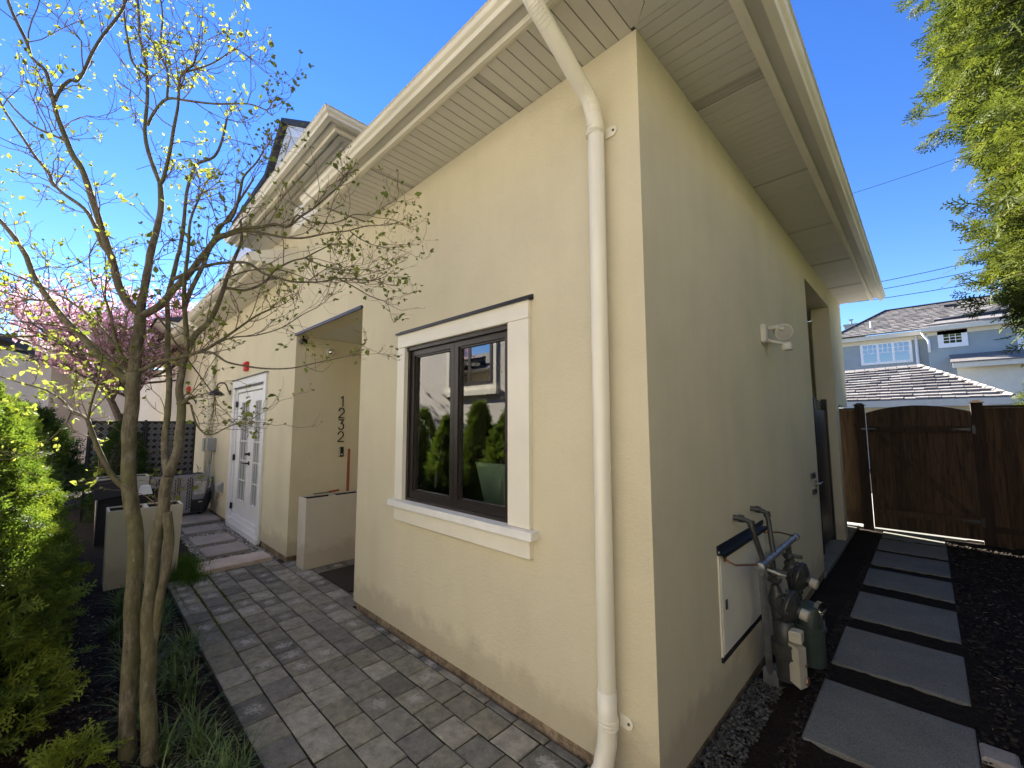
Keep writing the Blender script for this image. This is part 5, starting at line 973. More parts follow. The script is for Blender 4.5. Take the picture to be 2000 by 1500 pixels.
def shrub(loc, h, r, n, label, seed, mat='cedar', group='clipped cedar hedge shrubs', size=(.07, .13), sprays=SPR, tip=True, cat='cedar shrub', power=.75, zp=1.7):
    t = thing('cedar_shrub', loc, label, cat, group); rng = np.random.default_rng(seed)
    z = rng.random(n) ** .85; a = rng.uniform(0, 2 * math.pi, n)
    prof_ = r * (1 - z ** zp) ** power * (0.80 + .25 * np.minimum(1, z * 5))
    d3 = np.stack([np.cos(a), np.sin(a), z * 3], 1); lump = 1 + .26 * norm3(d3, 1.9, seed) + .16 * norm3(d3, 5.0, seed + 9)
    dep = 1 - rng.random(n) ** 2 * .34; rr = prof_ * lump * dep
    pos = np.stack([loc[0] + rr * np.cos(a), loc[1] + rr * np.sin(a), loc[2] + .03 + z * h * (1 + .05 * lump)], 1)
    out = np.stack([np.cos(a), np.sin(a), .55 + .9 * z ** 2], 1); sz = rng.uniform(*size, n)
    foliage('foliage', pos, out, sz, mat, t, sprays)
    if tip:
        k_ = rng.random(n) < .10; p2 = pos[k_] + out[k_] * .03; foliage('fresh_tips', p2, out[k_], sz[k_] * .85, 'cedar_tip', t, sprays)
    m = MB(); m.tube([(loc[0], loc[1], loc[2] - .05), (loc[0] + .02, loc[1], loc[2] + h * .5), (loc[0], loc[1], loc[2] + h * .93)], [.035, .025, .006], 7); m.build('stem', 'trunk2', t)
    V = []; 
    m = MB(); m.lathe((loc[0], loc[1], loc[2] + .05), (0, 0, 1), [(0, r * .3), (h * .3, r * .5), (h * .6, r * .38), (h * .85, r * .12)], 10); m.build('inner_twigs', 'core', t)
    return t
hedge_lab = ['cedar hedge shrub nearest the camera at the lower left', 'cedar hedge shrub nearest the camera, dark at its base, at the left edge', 'second hedge cedar from the left edge of the view', 'third hedge cedar with a tall sunlit top left of the tree', 'fourth hedge cedar, a little lower, left behind the dogwood trunks', 'fifth hedge cedar left of the nearer flared planter', 'sixth hedge cedar left of the black storage box', 'last hedge cedar of the row beside the screen']
hx = [-1.3, -2.55, -3.25, -4.0, -4.75, -5.5, -6.3, -7.1]
hh = [1.62, 1.72, 1.66, 1.78, 1.60, 1.74, 1.7, 1.66]
for i, (x_, h_) in enumerate(zip(hx, hh)):
    if i == 0: continue
    nn = 3900 if 1 <= i <= 3 else (3000 if i in (0, 4) else 2300)
    shrub((x_, -2.33 - (0.04 if i % 2 else 0), 0), h_, .53 if i < 3 else .45, nn, hedge_lab[i], 40 + i, size=(.065, .14) if i < 4 else (.08, .13), sprays=SPR if i < 4 else SPR_L, zp=1.7 if i < 3 else 1.15)
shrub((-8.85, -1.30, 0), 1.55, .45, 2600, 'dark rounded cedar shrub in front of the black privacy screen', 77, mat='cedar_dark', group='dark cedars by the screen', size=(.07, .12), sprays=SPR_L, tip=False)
shrub((-1.98, -1.76, 0), .10, .09, 45, 'small fresh green cedar sprig poking up at the bottom edge', 91, mat='cedar_tip', group='low cedar sprigs', size=(.10, .16), tip=False)
shrub((-2.42, -2.02, .10), .42, .20, 200, 'bright green low cedar spray in front of the dark hedge at lower left', 92, mat='cedar_tip', group='low cedar sprigs', size=(.10, .17), tip=False)
# sunny bush beyond the fence on the right
sb_ = shrub((2.55, 9.6, 0), 2.55, .75, 1800, 'sunlit green bush rising behind the fence at the right edge', 93, mat='cypress', group='bushes beyond the fence', size=(.12, .2), sprays=SPR_L, tip=False, cat='bush')

# tall cypress overhanging on the right
cy = thing('cypress_tree', (3.9, 6.0, 0), 'tall golden green cypress with drooping sprays filling the upper right corner', 'tree')
w = MB(); w.tube([(3.9, 6.0, -.05), (3.85, 5.95, 3), (3.9, 6.0, 6), (3.85, 6, 10)], [.22, .18, .14, .03], 12); w.build('trunk', 'trunk2', cy)
PS = []; OS = []; SS = []; brm = MB()
rngc = np.random.default_rng(5)
def xb(z): return np.interp(z, [2.5, 3.1, 3.7, 4.3, 5.0, 5.7, 6.5, 7.5, 9], [1.78, 1.48, 1.30, 1.52, 1.40, 1.12, 1.05, 1.25, 1.6])
for k in range(230):
    zt = rngc.uniform(2.3, 8.8) if k % 4 else rngc.uniform(2.3, 4.6); yt = rngc.uniform(3.7, 7.2); reach = rngc.random() ** .6
    xt = xb(zt) * (1) + (1 - reach) * 1.7 + rngc.normal(0, .06) + abs(yt - 5.0) * .10
    s0 = Vector((3.88, 6.0, zt + rngc.uniform(.0, .7))); e0 = Vector((xt, yt, zt)); mdl = s0.lerp(e0, .5) + Vector((0, 0, rngc.uniform(.1, .35)))
    pts = [s0.lerp(mdl, t).lerp(mdl.lerp(e0, t), t) for t in np.linspace(0, 1, 9)]
    brm.tube(pts, list(np.linspace(.028, .004, 9)), 5, cap=False)
    for q in range(62):
        t = rngc.random() ** .55; i = min(int(t * 8), 7); c = pts[i].lerp(pts[i + 1], t * 8 - i); spread = .10 + .26 * (1 - t)
        o = rngc.normal(0, spread, 3); p_ = np.array(c) + o * np.array([1, 1, .7]) + np.array([0, 0, -.10]); PS.append(p_); OS.append(np.array(e0 - s0).astype(float) / 2.5 + np.array([0, 0, -.35]) + rngc.normal(0, .35, 3)); SS.append(rngc.uniform(.14, .28))
foliage('foliage', np.array(PS), np.array(OS), np.array(SS), 'cypress', cy, SPR, jitter=.25)
PI = []; OI = []
for k in range(15000):
    zt = rngc.uniform(2.4, 9); yt = rngc.uniform(4.0, 7.2); PI.append((float(xb(zt)) + .30 + abs(yt - 5.3) * .15 + rngc.random() * 1.9, yt, zt)); OI.append((-1 + rngc.normal(0, .4), rngc.normal(0, .5), -.35))
foliage('inner_foliage', np.array(PI), np.array(OI), rngc.uniform(.17, .34, 15000), 'cypress', cy, SPR_L, jitter=.35)
brm.build('branches', 'limb_pale', cy, smooth='all', kind='stuff')

# pink magnolia behind the screen
mg = thing('magnolia_tree', (-13.2, -1.1, 0), 'pink flowering magnolia behind the black screen', 'tree')
rngm = np.random.default_rng(11); tw = MB(); w = MB(); w.tube([(-13.2, -1.1, -.05), (-13.1, -1.0, 1.2), (-13.2, -1.1, 1.9)], [.12, .10, .09], 9)
FP = []; FO = []
def grow(p, d, L, r_, lev):
    pts = [p]; dd = d.copy()
    for i in range(5):
        dd = (dd + Vector(rngm.normal(0, .13, 3)) + Vector((0, 0, .05))).normalized(); pts.append(pts[-1] + dd * L / 5)
    (w if lev < 2 else tw).tube(pts, list(np.linspace(r_, r_ * .55, 6)), 6 if lev < 2 else 4, cap=False)
    if lev >= 2:
        for q in pts[1:]:
            for _ in range(2): FP.append(np.array(q) + rngm.normal(0, .07, 3)); FO.append(np.array([0, 0, 1.]) + rngm.normal(0, .5, 3))
    if lev < 3:
        for k in range(4 if lev else 8):
            i = rngm.integers(1 if lev else 2, 6); nd = (dd * .6 + Vector(rngm.normal(0, .6, 3))).normalized(); nd.z = abs(nd.z) * .8 + .30; grow(pts[i], nd.normalized(), L * rngm.uniform(.5, .75), r_ * .55, lev + 1)
for k in range(5):
    a = k * 1.26; grow(Vector((-13.2, -1.1, 1.5)), Vector((math.cos(a) * .36, math.sin(a) * .34, .92)).normalized(), 2.0, .06, 0)
w.build('trunk', 'trunk2', mg, smooth='all'); tw.build('twigs', 'trunk2', mg, kind='stuff')
pet = []; pf = []
for k in range(5):
    a = k * 1.257; c, s_ = math.cos(a), math.sin(a); b_ = len(pet); pet += [(0, 0, 0), (.35 * c - .22 * s_, .35 * s_ + .22 * c, .45), (.85 * c, .85 * s_, .75), (.35 * c + .22 * s_, .35 * s_ - .22 * c, .45)]; pf += [(b_, b_ + 1, b_ + 2), (b_, b_ + 2, b_ + 3)]
pet = np.array(pet); pf = np.array(pf); FP = np.array(FP); FO = np.array(FO); n = len(FP); A = frames(RNG.normal(0, 1, (n, 3)), FO) * RNG.uniform(.045, .085, n)[:, None, None]
V, Fc = replicate(pet, pf, A, FP); np_mesh('blossoms', V, Fc, 'blossom', mg, kind='stuff')
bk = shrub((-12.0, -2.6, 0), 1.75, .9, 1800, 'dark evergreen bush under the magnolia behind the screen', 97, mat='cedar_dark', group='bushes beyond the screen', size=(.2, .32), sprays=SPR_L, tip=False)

# unseen tall cedars added to shade and tint the side wall
tb = shrub((3.9, .2, 0), 3.9, .95, 2800, 'unseen tall cedar added for shade, level with the house corner', 98, mat='cedar', group='unseen cedars added for shade', size=(.24, .38), sprays=SPR_L, tip=False)
for k_, (y_, l_) in enumerate(((-1.6, 'unseen tall cedar added for shade, beside the camera'), (2.0, 'unseen tall cedar added for shade, level with the gas meters'), (3.7, 'unseen tall cedar added for shade, nearest the cypress'))):
    c_ = copy_tree(tb); c_.location = (3.9, y_, 0); c_.rotation_euler = (0, 0, 1.1 * k_ + .6); c_['label'] = l_
# ------------------------------------------------------------------ dogwood
LIMBS = [
('trunk', [(-2.008, -1.554, -0.042, 0.0354), (-2.019, -1.564, 0.108, 0.0350), (-2.027, -1.572, 0.427, 0.0340), (-2.037, -1.583, 0.755, 0.0331), (-2.037, -1.582, 0.967, 0.0325), (-2.054, -1.599, 1.103, 0.0321), (-2.074, -1.619, 1.220, 0.0318), (-2.087, -1.632, 1.311, 0.0315), (-2.097, -1.642, 1.443, 0.0312), (-2.102, -1.647, 1.623, 0.0307), (-2.101, -1.645, 1.794, 0.0303), (-2.100, -1.644, 1.912, 0.0300)]),
('trunk', [(-2.100, -1.644, 1.912, 0.0286), (-2.096, -1.641, 2.015, 0.0277), (-2.095, -1.639, 2.127, 0.0267), (-2.099, -1.643, 2.220, 0.0259)]),
('trunk', [(-1.909, -1.484, -0.027, 0.0351), (-1.919, -1.494, 0.122, 0.0340), (-1.932, -1.508, 0.358, 0.0324), (-1.937, -1.513, 0.478, 0.0316), (-1.952, -1.527, 0.600, 0.0307), (-1.950, -1.525, 0.762, 0.0296), (-1.950, -1.525, 0.930, 0.0285), (-1.946, -1.522, 1.031, 0.0278), (-1.935, -1.510, 1.120, 0.0273), (-1.924, -1.499, 1.197, 0.0267), (-1.925, -1.500, 1.288, 0.0262), (-1.920, -1.495, 1.366, 0.0257)]),
('trunk', [(-1.959, -1.506, 0.427, 0.0177), (-1.952, -1.502, 0.521, 0.0182), (-1.941, -1.495, 0.620, 0.0187), (-1.929, -1.489, 0.758, 0.0194), (-1.913, -1.478, 0.884, 0.0201), (-1.904, -1.474, 1.012, 0.0207), (-1.902, -1.475, 1.094, 0.0212), (-1.912, -1.487, 1.184, 0.0216)]),
('trunk', [(-1.920, -1.495, 1.366, 0.0162), (-1.953, -1.507, 1.443, 0.0159), (-1.991, -1.508, 1.576, 0.0153), (-2.021, -1.502, 1.713, 0.0147), (-2.057, -1.502, 1.855, 0.0141), (-2.102, -1.510, 2.002, 0.0135), (-2.156, -1.516, 2.206, 0.0126), (-2.199, -1.523, 2.365, 0.0119), (-2.211, -1.506, 2.495, 0.0114), (-2.225, -1.488, 2.639, 0.0108), (-2.225, -1.483, 2.662, 0.0107), (-2.245, -1.471, 2.811, 0.0100), (-2.275, -1.465, 2.988, 0.0093), (-2.291, -1.457, 3.108, 0.0088), (-2.291, -1.424, 3.272, 0.0081), (-2.238, -1.346, 3.340, 0.0075), (-2.227, -1.310, 3.457, 0.0070), (-2.238, -1.289, 3.630, 0.0063)]),
('trunk', [(-1.920, -1.495, 1.366, 0.0230), (-1.925, -1.478, 1.430, 0.0223), (-1.932, -1.460, 1.503, 0.0215), (-1.962, -1.452, 1.622, 0.0203), (-1.992, -1.448, 1.733, 0.0192), (-2.032, -1.459, 1.828, 0.0182), (-2.057, -1.447, 1.955, 0.0169), (-2.065, -1.422, 2.067, 0.0158), (-2.065, -1.396, 2.151, 0.0149), (-2.039, -1.339, 2.235, 0.0137), (-2.037, -1.297, 2.378, 0.0122), (-2.045, -1.269, 2.513, 0.0108), (-2.046, -1.232, 2.662, 0.0093), (-2.046, -1.205, 2.768, 0.0082), (-2.085, -1.209, 2.913, 0.0068)]),
('b', [(-1.907, -1.455, 1.739, 0.0109), (-1.931, -1.434, 1.768, 0.0102), (-1.940, -1.417, 1.777, 0.0097)]),
('b', [(-1.903, -1.450, 2.034, 0.0136), (-1.840, -1.480, 2.203, 0.0114), (-1.771, -1.503, 2.366, 0.0093), (-1.689, -1.506, 2.505, 0.0074), (-1.615, -1.515, 2.637, 0.0057), (-1.520, -1.495, 2.740, 0.0042)]),
('b', [(-1.924, -1.472, 2.268, 0.0123), (-1.946, -1.450, 2.372, 0.0114), (-1.968, -1.394, 2.561, 0.0099), (-1.988, -1.357, 2.710, 0.0087), (-1.989, -1.328, 2.783, 0.0081), (-1.984, -1.243, 2.985, 0.0063), (-1.980, -1.176, 3.154, 0.0048)]),
('b', [(-2.099, -1.643, 1.885, 0.0218), (-2.141, -1.672, 1.877, 0.0214), (-2.209, -1.717, 1.929, 0.0207), (-2.288, -1.769, 1.994, 0.0199), (-2.399, -1.841, 2.102, 0.0186), (-2.535, -1.931, 2.230, 0.0171), (-2.643, -2.001, 2.345, 0.0158), (-2.761, -2.076, 2.489, 0.0143), (-2.812, -2.105, 2.575, 0.0135), (-2.850, -2.126, 2.643, 0.0129), (-2.943, -2.186, 2.761, 0.0117), (-3.049, -2.257, 2.879, 0.0104), (-3.162, -2.336, 2.990, 0.0091)]),
('b', [(-2.099, -1.643, 2.232, 0.0204), (-2.112, -1.667, 2.258, 0.0200), (-2.127, -1.700, 2.300, 0.0195), (-2.135, -1.727, 2.358, 0.0188), (-2.136, -1.740, 2.397, 0.0184), (-2.130, -1.774, 2.527, 0.0171), (-2.132, -1.783, 2.545, 0.0169), (-2.129, -1.824, 2.681, 0.0155), (-2.127, -1.865, 2.813, 0.0142), (-2.126, -1.912, 2.953, 0.0128), (-2.137, -1.948, 3.017, 0.0121), (-2.142, -1.982, 3.103, 0.0112), (-2.142, -2.013, 3.189, 0.0103), (-2.136, -2.030, 3.252, 0.0097)]),
('b', [(-2.136, -2.030, 3.252, 0.0085), (-2.126, -2.052, 3.344, 0.0080), (-2.123, -2.071, 3.403, 0.0078), (-2.144, -2.118, 3.452, 0.0074), (-2.140, -2.140, 3.517, 0.0071), (-2.144, -2.179, 3.602, 0.0067), (-2.145, -2.210, 3.678, 0.0063), (-2.131, -2.236, 3.776, 0.0058)]),
('b', [(-2.136, -2.029, 3.269, 0.0077), (-2.138, -2.012, 3.349, 0.0076), (-2.129, -1.985, 3.405, 0.0075), (-2.114, -1.961, 3.408, 0.0074), (-2.111, -1.941, 3.470, 0.0073), (-2.117, -1.917, 3.599, 0.0071), (-2.115, -1.885, 3.717, 0.0069), (-2.101, -1.839, 3.841, 0.0067), (-2.098, -1.813, 3.942, 0.0065), (-2.116, -1.800, 4.092, 0.0062)]),
('b', [(-2.207, -1.778, 2.558, 0.0108), (-2.267, -1.810, 2.615, 0.0105), (-2.363, -1.852, 2.760, 0.0100), (-2.447, -1.895, 2.863, 0.0096), (-2.590, -1.982, 2.971, 0.0090), (-2.688, -2.040, 3.060, 0.0086), (-2.727, -2.058, 3.124, 0.0083), (-2.848, -2.128, 3.254, 0.0078), (-2.946, -2.183, 3.374, 0.0072), (-3.061, -2.249, 3.515, 0.0067), (-3.148, -2.299, 3.625, 0.0062), (-3.255, -2.358, 3.783, 0.0056)]),
('b', [(-2.159, -1.982, 3.089, 0.0055), (-2.206, -2.010, 3.118, 0.0053), (-2.362, -2.106, 3.209, 0.0048), (-2.494, -2.184, 3.326, 0.0043), (-2.606, -2.247, 3.443, 0.0038), (-2.708, -2.311, 3.518, 0.0035)]),
('b', [(-2.099, -1.643, 2.232, 0.0204), (-2.107, -1.639, 2.300, 0.0199), (-2.113, -1.632, 2.369, 0.0193), (-2.132, -1.622, 2.522, 0.0182), (-2.140, -1.619, 2.585, 0.0177), (-2.144, -1.597, 2.734, 0.0165), (-2.162, -1.586, 2.898, 0.0152), (-2.193, -1.596, 3.032, 0.0142)]),
('b', [(-2.193, -1.596, 3.032, 0.0114), (-2.266, -1.634, 3.173, 0.0108), (-2.318, -1.660, 3.293, 0.0103), (-2.361, -1.675, 3.429, 0.0097), (-2.396, -1.672, 3.618, 0.0090), (-2.444, -1.682, 3.812, 0.0082), (-2.484, -1.696, 3.944, 0.0077), (-2.550, -1.727, 4.125, 0.0069), (-2.586, -1.736, 4.275, 0.0063), (-2.641, -1.755, 4.477, 0.0056)]),
('b', [(-2.425, -1.683, 3.800, 0.0071), (-2.461, -1.749, 3.873, 0.0065), (-2.459, -1.780, 3.989, 0.0059), (-2.444, -1.807, 4.132, 0.0052), (-2.422, -1.820, 4.253, 0.0046)]),
('b', [(-2.193, -1.596, 3.032, 0.0114), (-2.159, -1.585, 3.063, 0.0110), (-2.059, -1.574, 3.190, 0.0094), (-1.988, -1.572, 3.288, 0.0083), (-1.917, -1.570, 3.381, 0.0071), (-1.830, -1.575, 3.498, 0.0057), (-1.739, -1.537, 3.532, 0.0049), (-1.700, -1.532, 3.569, 0.0045)]),
('b', [(-1.883, -1.571, 3.554, 0.0052), (-1.839, -1.475, 3.628, 0.0044), (-1.814, -1.418, 3.690, 0.0039), (-1.789, -1.353, 3.781, 0.0032), (-1.774, -1.324, 3.781, 0.0030)]),
('b', [(-2.268, -1.669, 3.399, 0.0085), (-2.218, -1.649, 3.464, 0.0079), (-2.126, -1.600, 3.527, 0.0071), (-2.000, -1.520, 3.489, 0.0062), (-1.837, -1.417, 3.436, 0.0051), (-1.650, -1.301, 3.397, 0.0039), (-1.539, -1.234, 3.336, 0.0031)]),
('b', [(-2.192, -1.595, 3.569, 0.0068), (-2.264, -1.597, 3.778, 0.0063), (-2.365, -1.634, 3.967, 0.0057), (-2.454, -1.631, 4.272, 0.0049), (-2.534, -1.650, 4.477, 0.0043)]),
('b', [(-2.099, -1.643, 2.220, 0.0191), (-2.076, -1.610, 2.242, 0.0187), (-2.043, -1.558, 2.295, 0.0181), (-2.025, -1.521, 2.374, 0.0174), (-1.991, -1.463, 2.468, 0.0165), (-1.972, -1.424, 2.554, 0.0158), (-1.954, -1.390, 2.622, 0.0153), (-1.935, -1.354, 2.694, 0.0147), (-1.908, -1.316, 2.723, 0.0142)]),
('b', [(-1.908, -1.316, 2.723, 0.0114), (-1.854, -1.254, 2.763, 0.0104), (-1.787, -1.177, 2.775, 0.0093), (-1.730, -1.113, 2.797, 0.0083), (-1.700, -1.078, 2.786, 0.0078), (-1.673, -1.048, 2.790, 0.0074), (-1.636, -1.003, 2.850, 0.0065), (-1.592, -0.952, 2.900, 0.0056), (-1.543, -0.894, 2.980, 0.0045), (-1.512, -0.857, 3.027, 0.0038)]),
('b', [(-1.945, -1.352, 2.704, 0.0108), (-1.910, -1.354, 2.756, 0.0100), (-1.820, -1.315, 2.784, 0.0088), (-1.759, -1.301, 2.839, 0.0078), (-1.692, -1.298, 2.918, 0.0065), (-1.646, -1.297, 2.973, 0.0055), (-1.550, -1.265, 3.023, 0.0043), (-1.483, -1.249, 3.068, 0.0033)]),
('b', [(-2.089, -1.634, 1.926, 0.0123), (-2.077, -1.618, 1.924, 0.0121), (-2.027, -1.549, 1.970, 0.0111), (-1.961, -1.463, 2.000, 0.0099), (-1.896, -1.377, 2.042, 0.0087), (-1.845, -1.308, 2.105, 0.0076), (-1.798, -1.243, 2.172, 0.0066), (-1.749, -1.176, 2.242, 0.0055), (-1.702, -1.113, 2.287, 0.0046)]),
('b', [(-1.977, -1.523, 2.426, 0.0098), (-1.913, -1.445, 2.482, 0.0091), (-1.850, -1.369, 2.518, 0.0084), (-1.769, -1.273, 2.534, 0.0076), (-1.729, -1.225, 2.524, 0.0072), (-1.684, -1.171, 2.477, 0.0067), (-1.634, -1.112, 2.453, 0.0061), (-1.582, -1.050, 2.432, 0.0056), (-1.529, -0.987, 2.431, 0.0051), (-1.480, -0.930, 2.436, 0.0046), (-1.419, -0.857, 2.457, 0.0040), (-1.366, -0.795, 2.456, 0.0034), (-1.307, -0.725, 2.450, 0.0028)]),
('b', [(-1.414, -0.859, 2.455, 0.0037), (-1.354, -0.790, 2.407, 0.0032), (-1.299, -0.726, 2.358, 0.0027), (-1.246, -0.666, 2.330, 0.0023)]),
('b', [(-1.960, -1.297, 2.426, 0.0093), (-1.926, -1.258, 2.421, 0.0088), (-1.888, -1.215, 2.413, 0.0083), (-1.837, -1.155, 2.440, 0.0075), (-1.803, -1.115, 2.482, 0.0069), (-1.777, -1.082, 2.543, 0.0062), (-1.718, -1.013, 2.599, 0.0052), (-1.670, -0.959, 2.620, 0.0045), (-1.630, -0.913, 2.657, 0.0039), (-1.573, -0.847, 2.707, 0.0030)]),
('b', [(-1.661, -0.962, 2.617, 0.0044), (-1.596, -0.890, 2.575, 0.0039), (-1.527, -0.814, 2.548, 0.0033), (-1.468, -0.750, 2.550, 0.0028), (-1.412, -0.688, 2.551, 0.0024)]),
('b', [(-1.914, -1.321, 2.710, 0.0091), (-1.843, -1.243, 2.750, 0.0083), (-1.769, -1.161, 2.740, 0.0075), (-1.694, -1.079, 2.718, 0.0067), (-1.647, -1.028, 2.714, 0.0062), (-1.602, -0.978, 2.719, 0.0057), (-1.508, -0.875, 2.753, 0.0047), (-1.441, -0.802, 2.765, 0.0039), (-1.378, -0.732, 2.796, 0.0032), (-1.320, -0.669, 2.804, 0.0026)]),
('b', [(-1.433, -0.793, 2.762, 0.0035), (-1.395, -0.750, 2.720, 0.0029), (-1.361, -0.712, 2.693, 0.0024), (-1.331, -0.679, 2.678, 0.0020)]),
('b', [(-1.666, -1.050, 2.787, 0.0046), (-1.642, -1.021, 2.852, 0.0043), (-1.613, -0.988, 2.834, 0.0041), (-1.587, -0.959, 2.814, 0.0039), (-1.512, -0.876, 2.810, 0.0034), (-1.457, -0.816, 2.838, 0.0030), (-1.423, -0.777, 2.868, 0.0027), (-1.363, -0.710, 2.864, 0.0023)]),
('b', [(-1.905, -1.453, 2.000, 0.0065), (-1.859, -1.394, 2.022, 0.0061), (-1.823, -1.349, 2.017, 0.0059), (-1.781, -1.294, 1.971, 0.0054), (-1.721, -1.218, 1.950, 0.0049), (-1.655, -1.136, 1.937, 0.0044), (-1.572, -1.032, 1.942, 0.0037), (-1.488, -0.927, 1.975, 0.0030), (-1.400, -0.817, 2.009, 0.0023)]),
('b', [(-1.938, -1.415, 1.741, 0.0056), (-1.931, -1.388, 1.638, 0.0047), (-1.906, -1.350, 1.583, 0.0040), (-1.878, -1.314, 1.580, 0.0036), (-1.856, -1.284, 1.602, 0.0032), (-1.831, -1.249, 1.624, 0.0027), (-1.805, -1.215, 1.638, 0.0023)]),
('b', [(-2.089, -1.633, 1.298, 0.0150), (-2.104, -1.653, 1.312, 0.0146), (-2.138, -1.700, 1.374, 0.0135), (-2.164, -1.744, 1.472, 0.0121), (-2.179, -1.777, 1.570, 0.0107), (-2.191, -1.803, 1.658, 0.0096)]),
('b', [(-2.191, -1.803, 1.658, 0.0069), (-2.246, -1.837, 1.690, 0.0066), (-2.301, -1.873, 1.712, 0.0063), (-2.365, -1.909, 1.767, 0.0059), (-2.463, -1.971, 1.818, 0.0053), (-2.588, -2.054, 1.855, 0.0047), (-2.749, -2.161, 1.901, 0.0038), (-2.813, -2.204, 1.918, 0.0034)]),
('b', [(-2.190, -1.802, 1.671, 0.0059), (-2.149, -1.799, 1.728, 0.0053), (-2.079, -1.787, 1.812, 0.0045), (-1.995, -1.777, 1.917, 0.0036), (-1.950, -1.777, 1.981, 0.0030)]),
('b', [(-2.255, -1.866, 1.706, 0.0043), (-2.216, -1.882, 1.632, 0.0036), (-2.188, -1.934, 1.556, 0.0028), (-2.164, -1.987, 1.497, 0.0020)]),
('b', [(-2.113, -1.657, 1.932, 0.0087), (-2.088, -1.712, 2.024, 0.0074), (-1.997, -1.766, 2.205, 0.0053), (-1.963, -1.790, 2.272, 0.0045)]),
('b', [(-2.113, -1.657, 1.937, 0.0076), (-2.312, -1.779, 2.159, 0.0068), (-2.478, -1.889, 2.304, 0.0061), (-2.689, -2.037, 2.429, 0.0054), (-2.952, -2.225, 2.549, 0.0045), (-3.049, -2.295, 2.594, 0.0042)]),
('b', [(-2.120, -1.664, 1.921, 0.0087), (-2.171, -1.745, 1.965, 0.0081), (-2.261, -1.888, 2.032, 0.0070), (-2.308, -1.966, 2.090, 0.0063), (-2.364, -2.057, 2.085, 0.0056), (-2.418, -2.145, 2.080, 0.0050), (-2.450, -2.198, 2.082, 0.0046)]),
('b', [(-2.157, -1.700, 1.946, 0.0060), (-2.175, -1.815, 2.063, 0.0051), (-2.195, -1.912, 2.127, 0.0044), (-2.224, -2.035, 2.137, 0.0036), (-2.243, -2.135, 2.141, 0.0029)]),
('b', [(-2.046, -1.591, 2.240, 0.0054), (-2.066, -1.531, 2.168, 0.0051), (-2.098, -1.464, 2.066, 0.0045), (-2.131, -1.343, 1.901, 0.0036), (-2.148, -1.271, 1.799, 0.0031)]),
('b', [(-2.604, -1.999, 2.337, 0.0057), (-2.729, -2.078, 2.352, 0.0051), (-2.869, -2.168, 2.394, 0.0043), (-3.016, -2.263, 2.452, 0.0036)]),
('b', [(-2.010, -1.276, 2.502, 0.0053), (-1.945, -1.195, 2.548, 0.0046), (-1.872, -1.106, 2.568, 0.0039), (-1.797, -1.015, 2.556, 0.0032), (-1.720, -0.921, 2.513, 0.0024)]),
('b', [(-1.899, -1.377, 2.043, 0.0045), (-1.829, -1.275, 2.113, 0.0040), (-1.751, -1.170, 2.132, 0.0035), (-1.674, -1.063, 2.181, 0.0031), (-1.614, -0.977, 2.260, 0.0026), (-1.567, -0.911, 2.309, 0.0023)])]

dg = thing('dogwood_tree', (-1.99, -1.5, 0), 'three stemmed dogwood with bare twigs and small yellow green leaves by the paver patio', 'tree')
tr = MB(); br = MB(); rngd = np.random.default_rng(3); limbs = []
def smooth_path(q):
    P_ = [Vector(t[:3]) for t in q]; R2 = [t[3] for t in q]; o = []; orr = []
    n = len(P_)
    for i in range(n - 1):
        p0, p1, p2, p3 = P_[max(i - 1, 0)], P_[i], P_[i + 1], P_[min(i + 2, n - 1)]
        for s_ in range(4):
            t = s_ / 4; o.append(.5 * ((2 * p1) + (p2 - p0) * t + (2 * p0 - 5 * p1 + 4 * p2 - p3) * t * t + (3 * p1 - p0 - 3 * p2 + p3) * t ** 3)); orr.append(R2[i] + (R2[i + 1] - R2[i]) * t)
    o.append(P_[-1]); orr.append(R2[-1]); return o, orr
for nm, q in LIMBS:
    o, r_ = smooth_path(q)
    if nm == 'trunk' and r_[0] > .03 and q[0][2] < .2:
        o = [Vector((o[0].x, o[0].y, -.06))] + o if o[0].z > 0 else o; r_ = [r_[0] * 1.25] + r_ if len(r_) < len(o) else r_
    r_ = [x * (1 + .10 * noise.noise(p * 9) + .05 * noise.noise(p * 30)) for x, p in zip(r_, o)]
    o = [p + Vector((noise.noise(p * 6), noise.noise(p * 6 + Vector((5, 5, 5))), 0)) * .25 * rr for p, rr in zip(o, r_)]
    (tr if nm == 'trunk' else br).tube(o, r_, 14 if max(r_) > .015 else 8); limbs.append((o, r_))
tr.build('trunk', 'bark', dg, smooth='all'); br.build('branches', 'bark', dg, smooth='all')
def knot(p, r_):
    m = MB(); m.lathe(p, (.6, -.7, .1), [(0, r_ * .5), (r_ * .5, r_ * .95), (r_ * .9, r_ * .8), (r_ * .95, r_ * .5)], 10); return m
tw = MB(); LP = []; LD = []; LS = []
def inhouse(p): return p.y > -.10 and p.x < .1
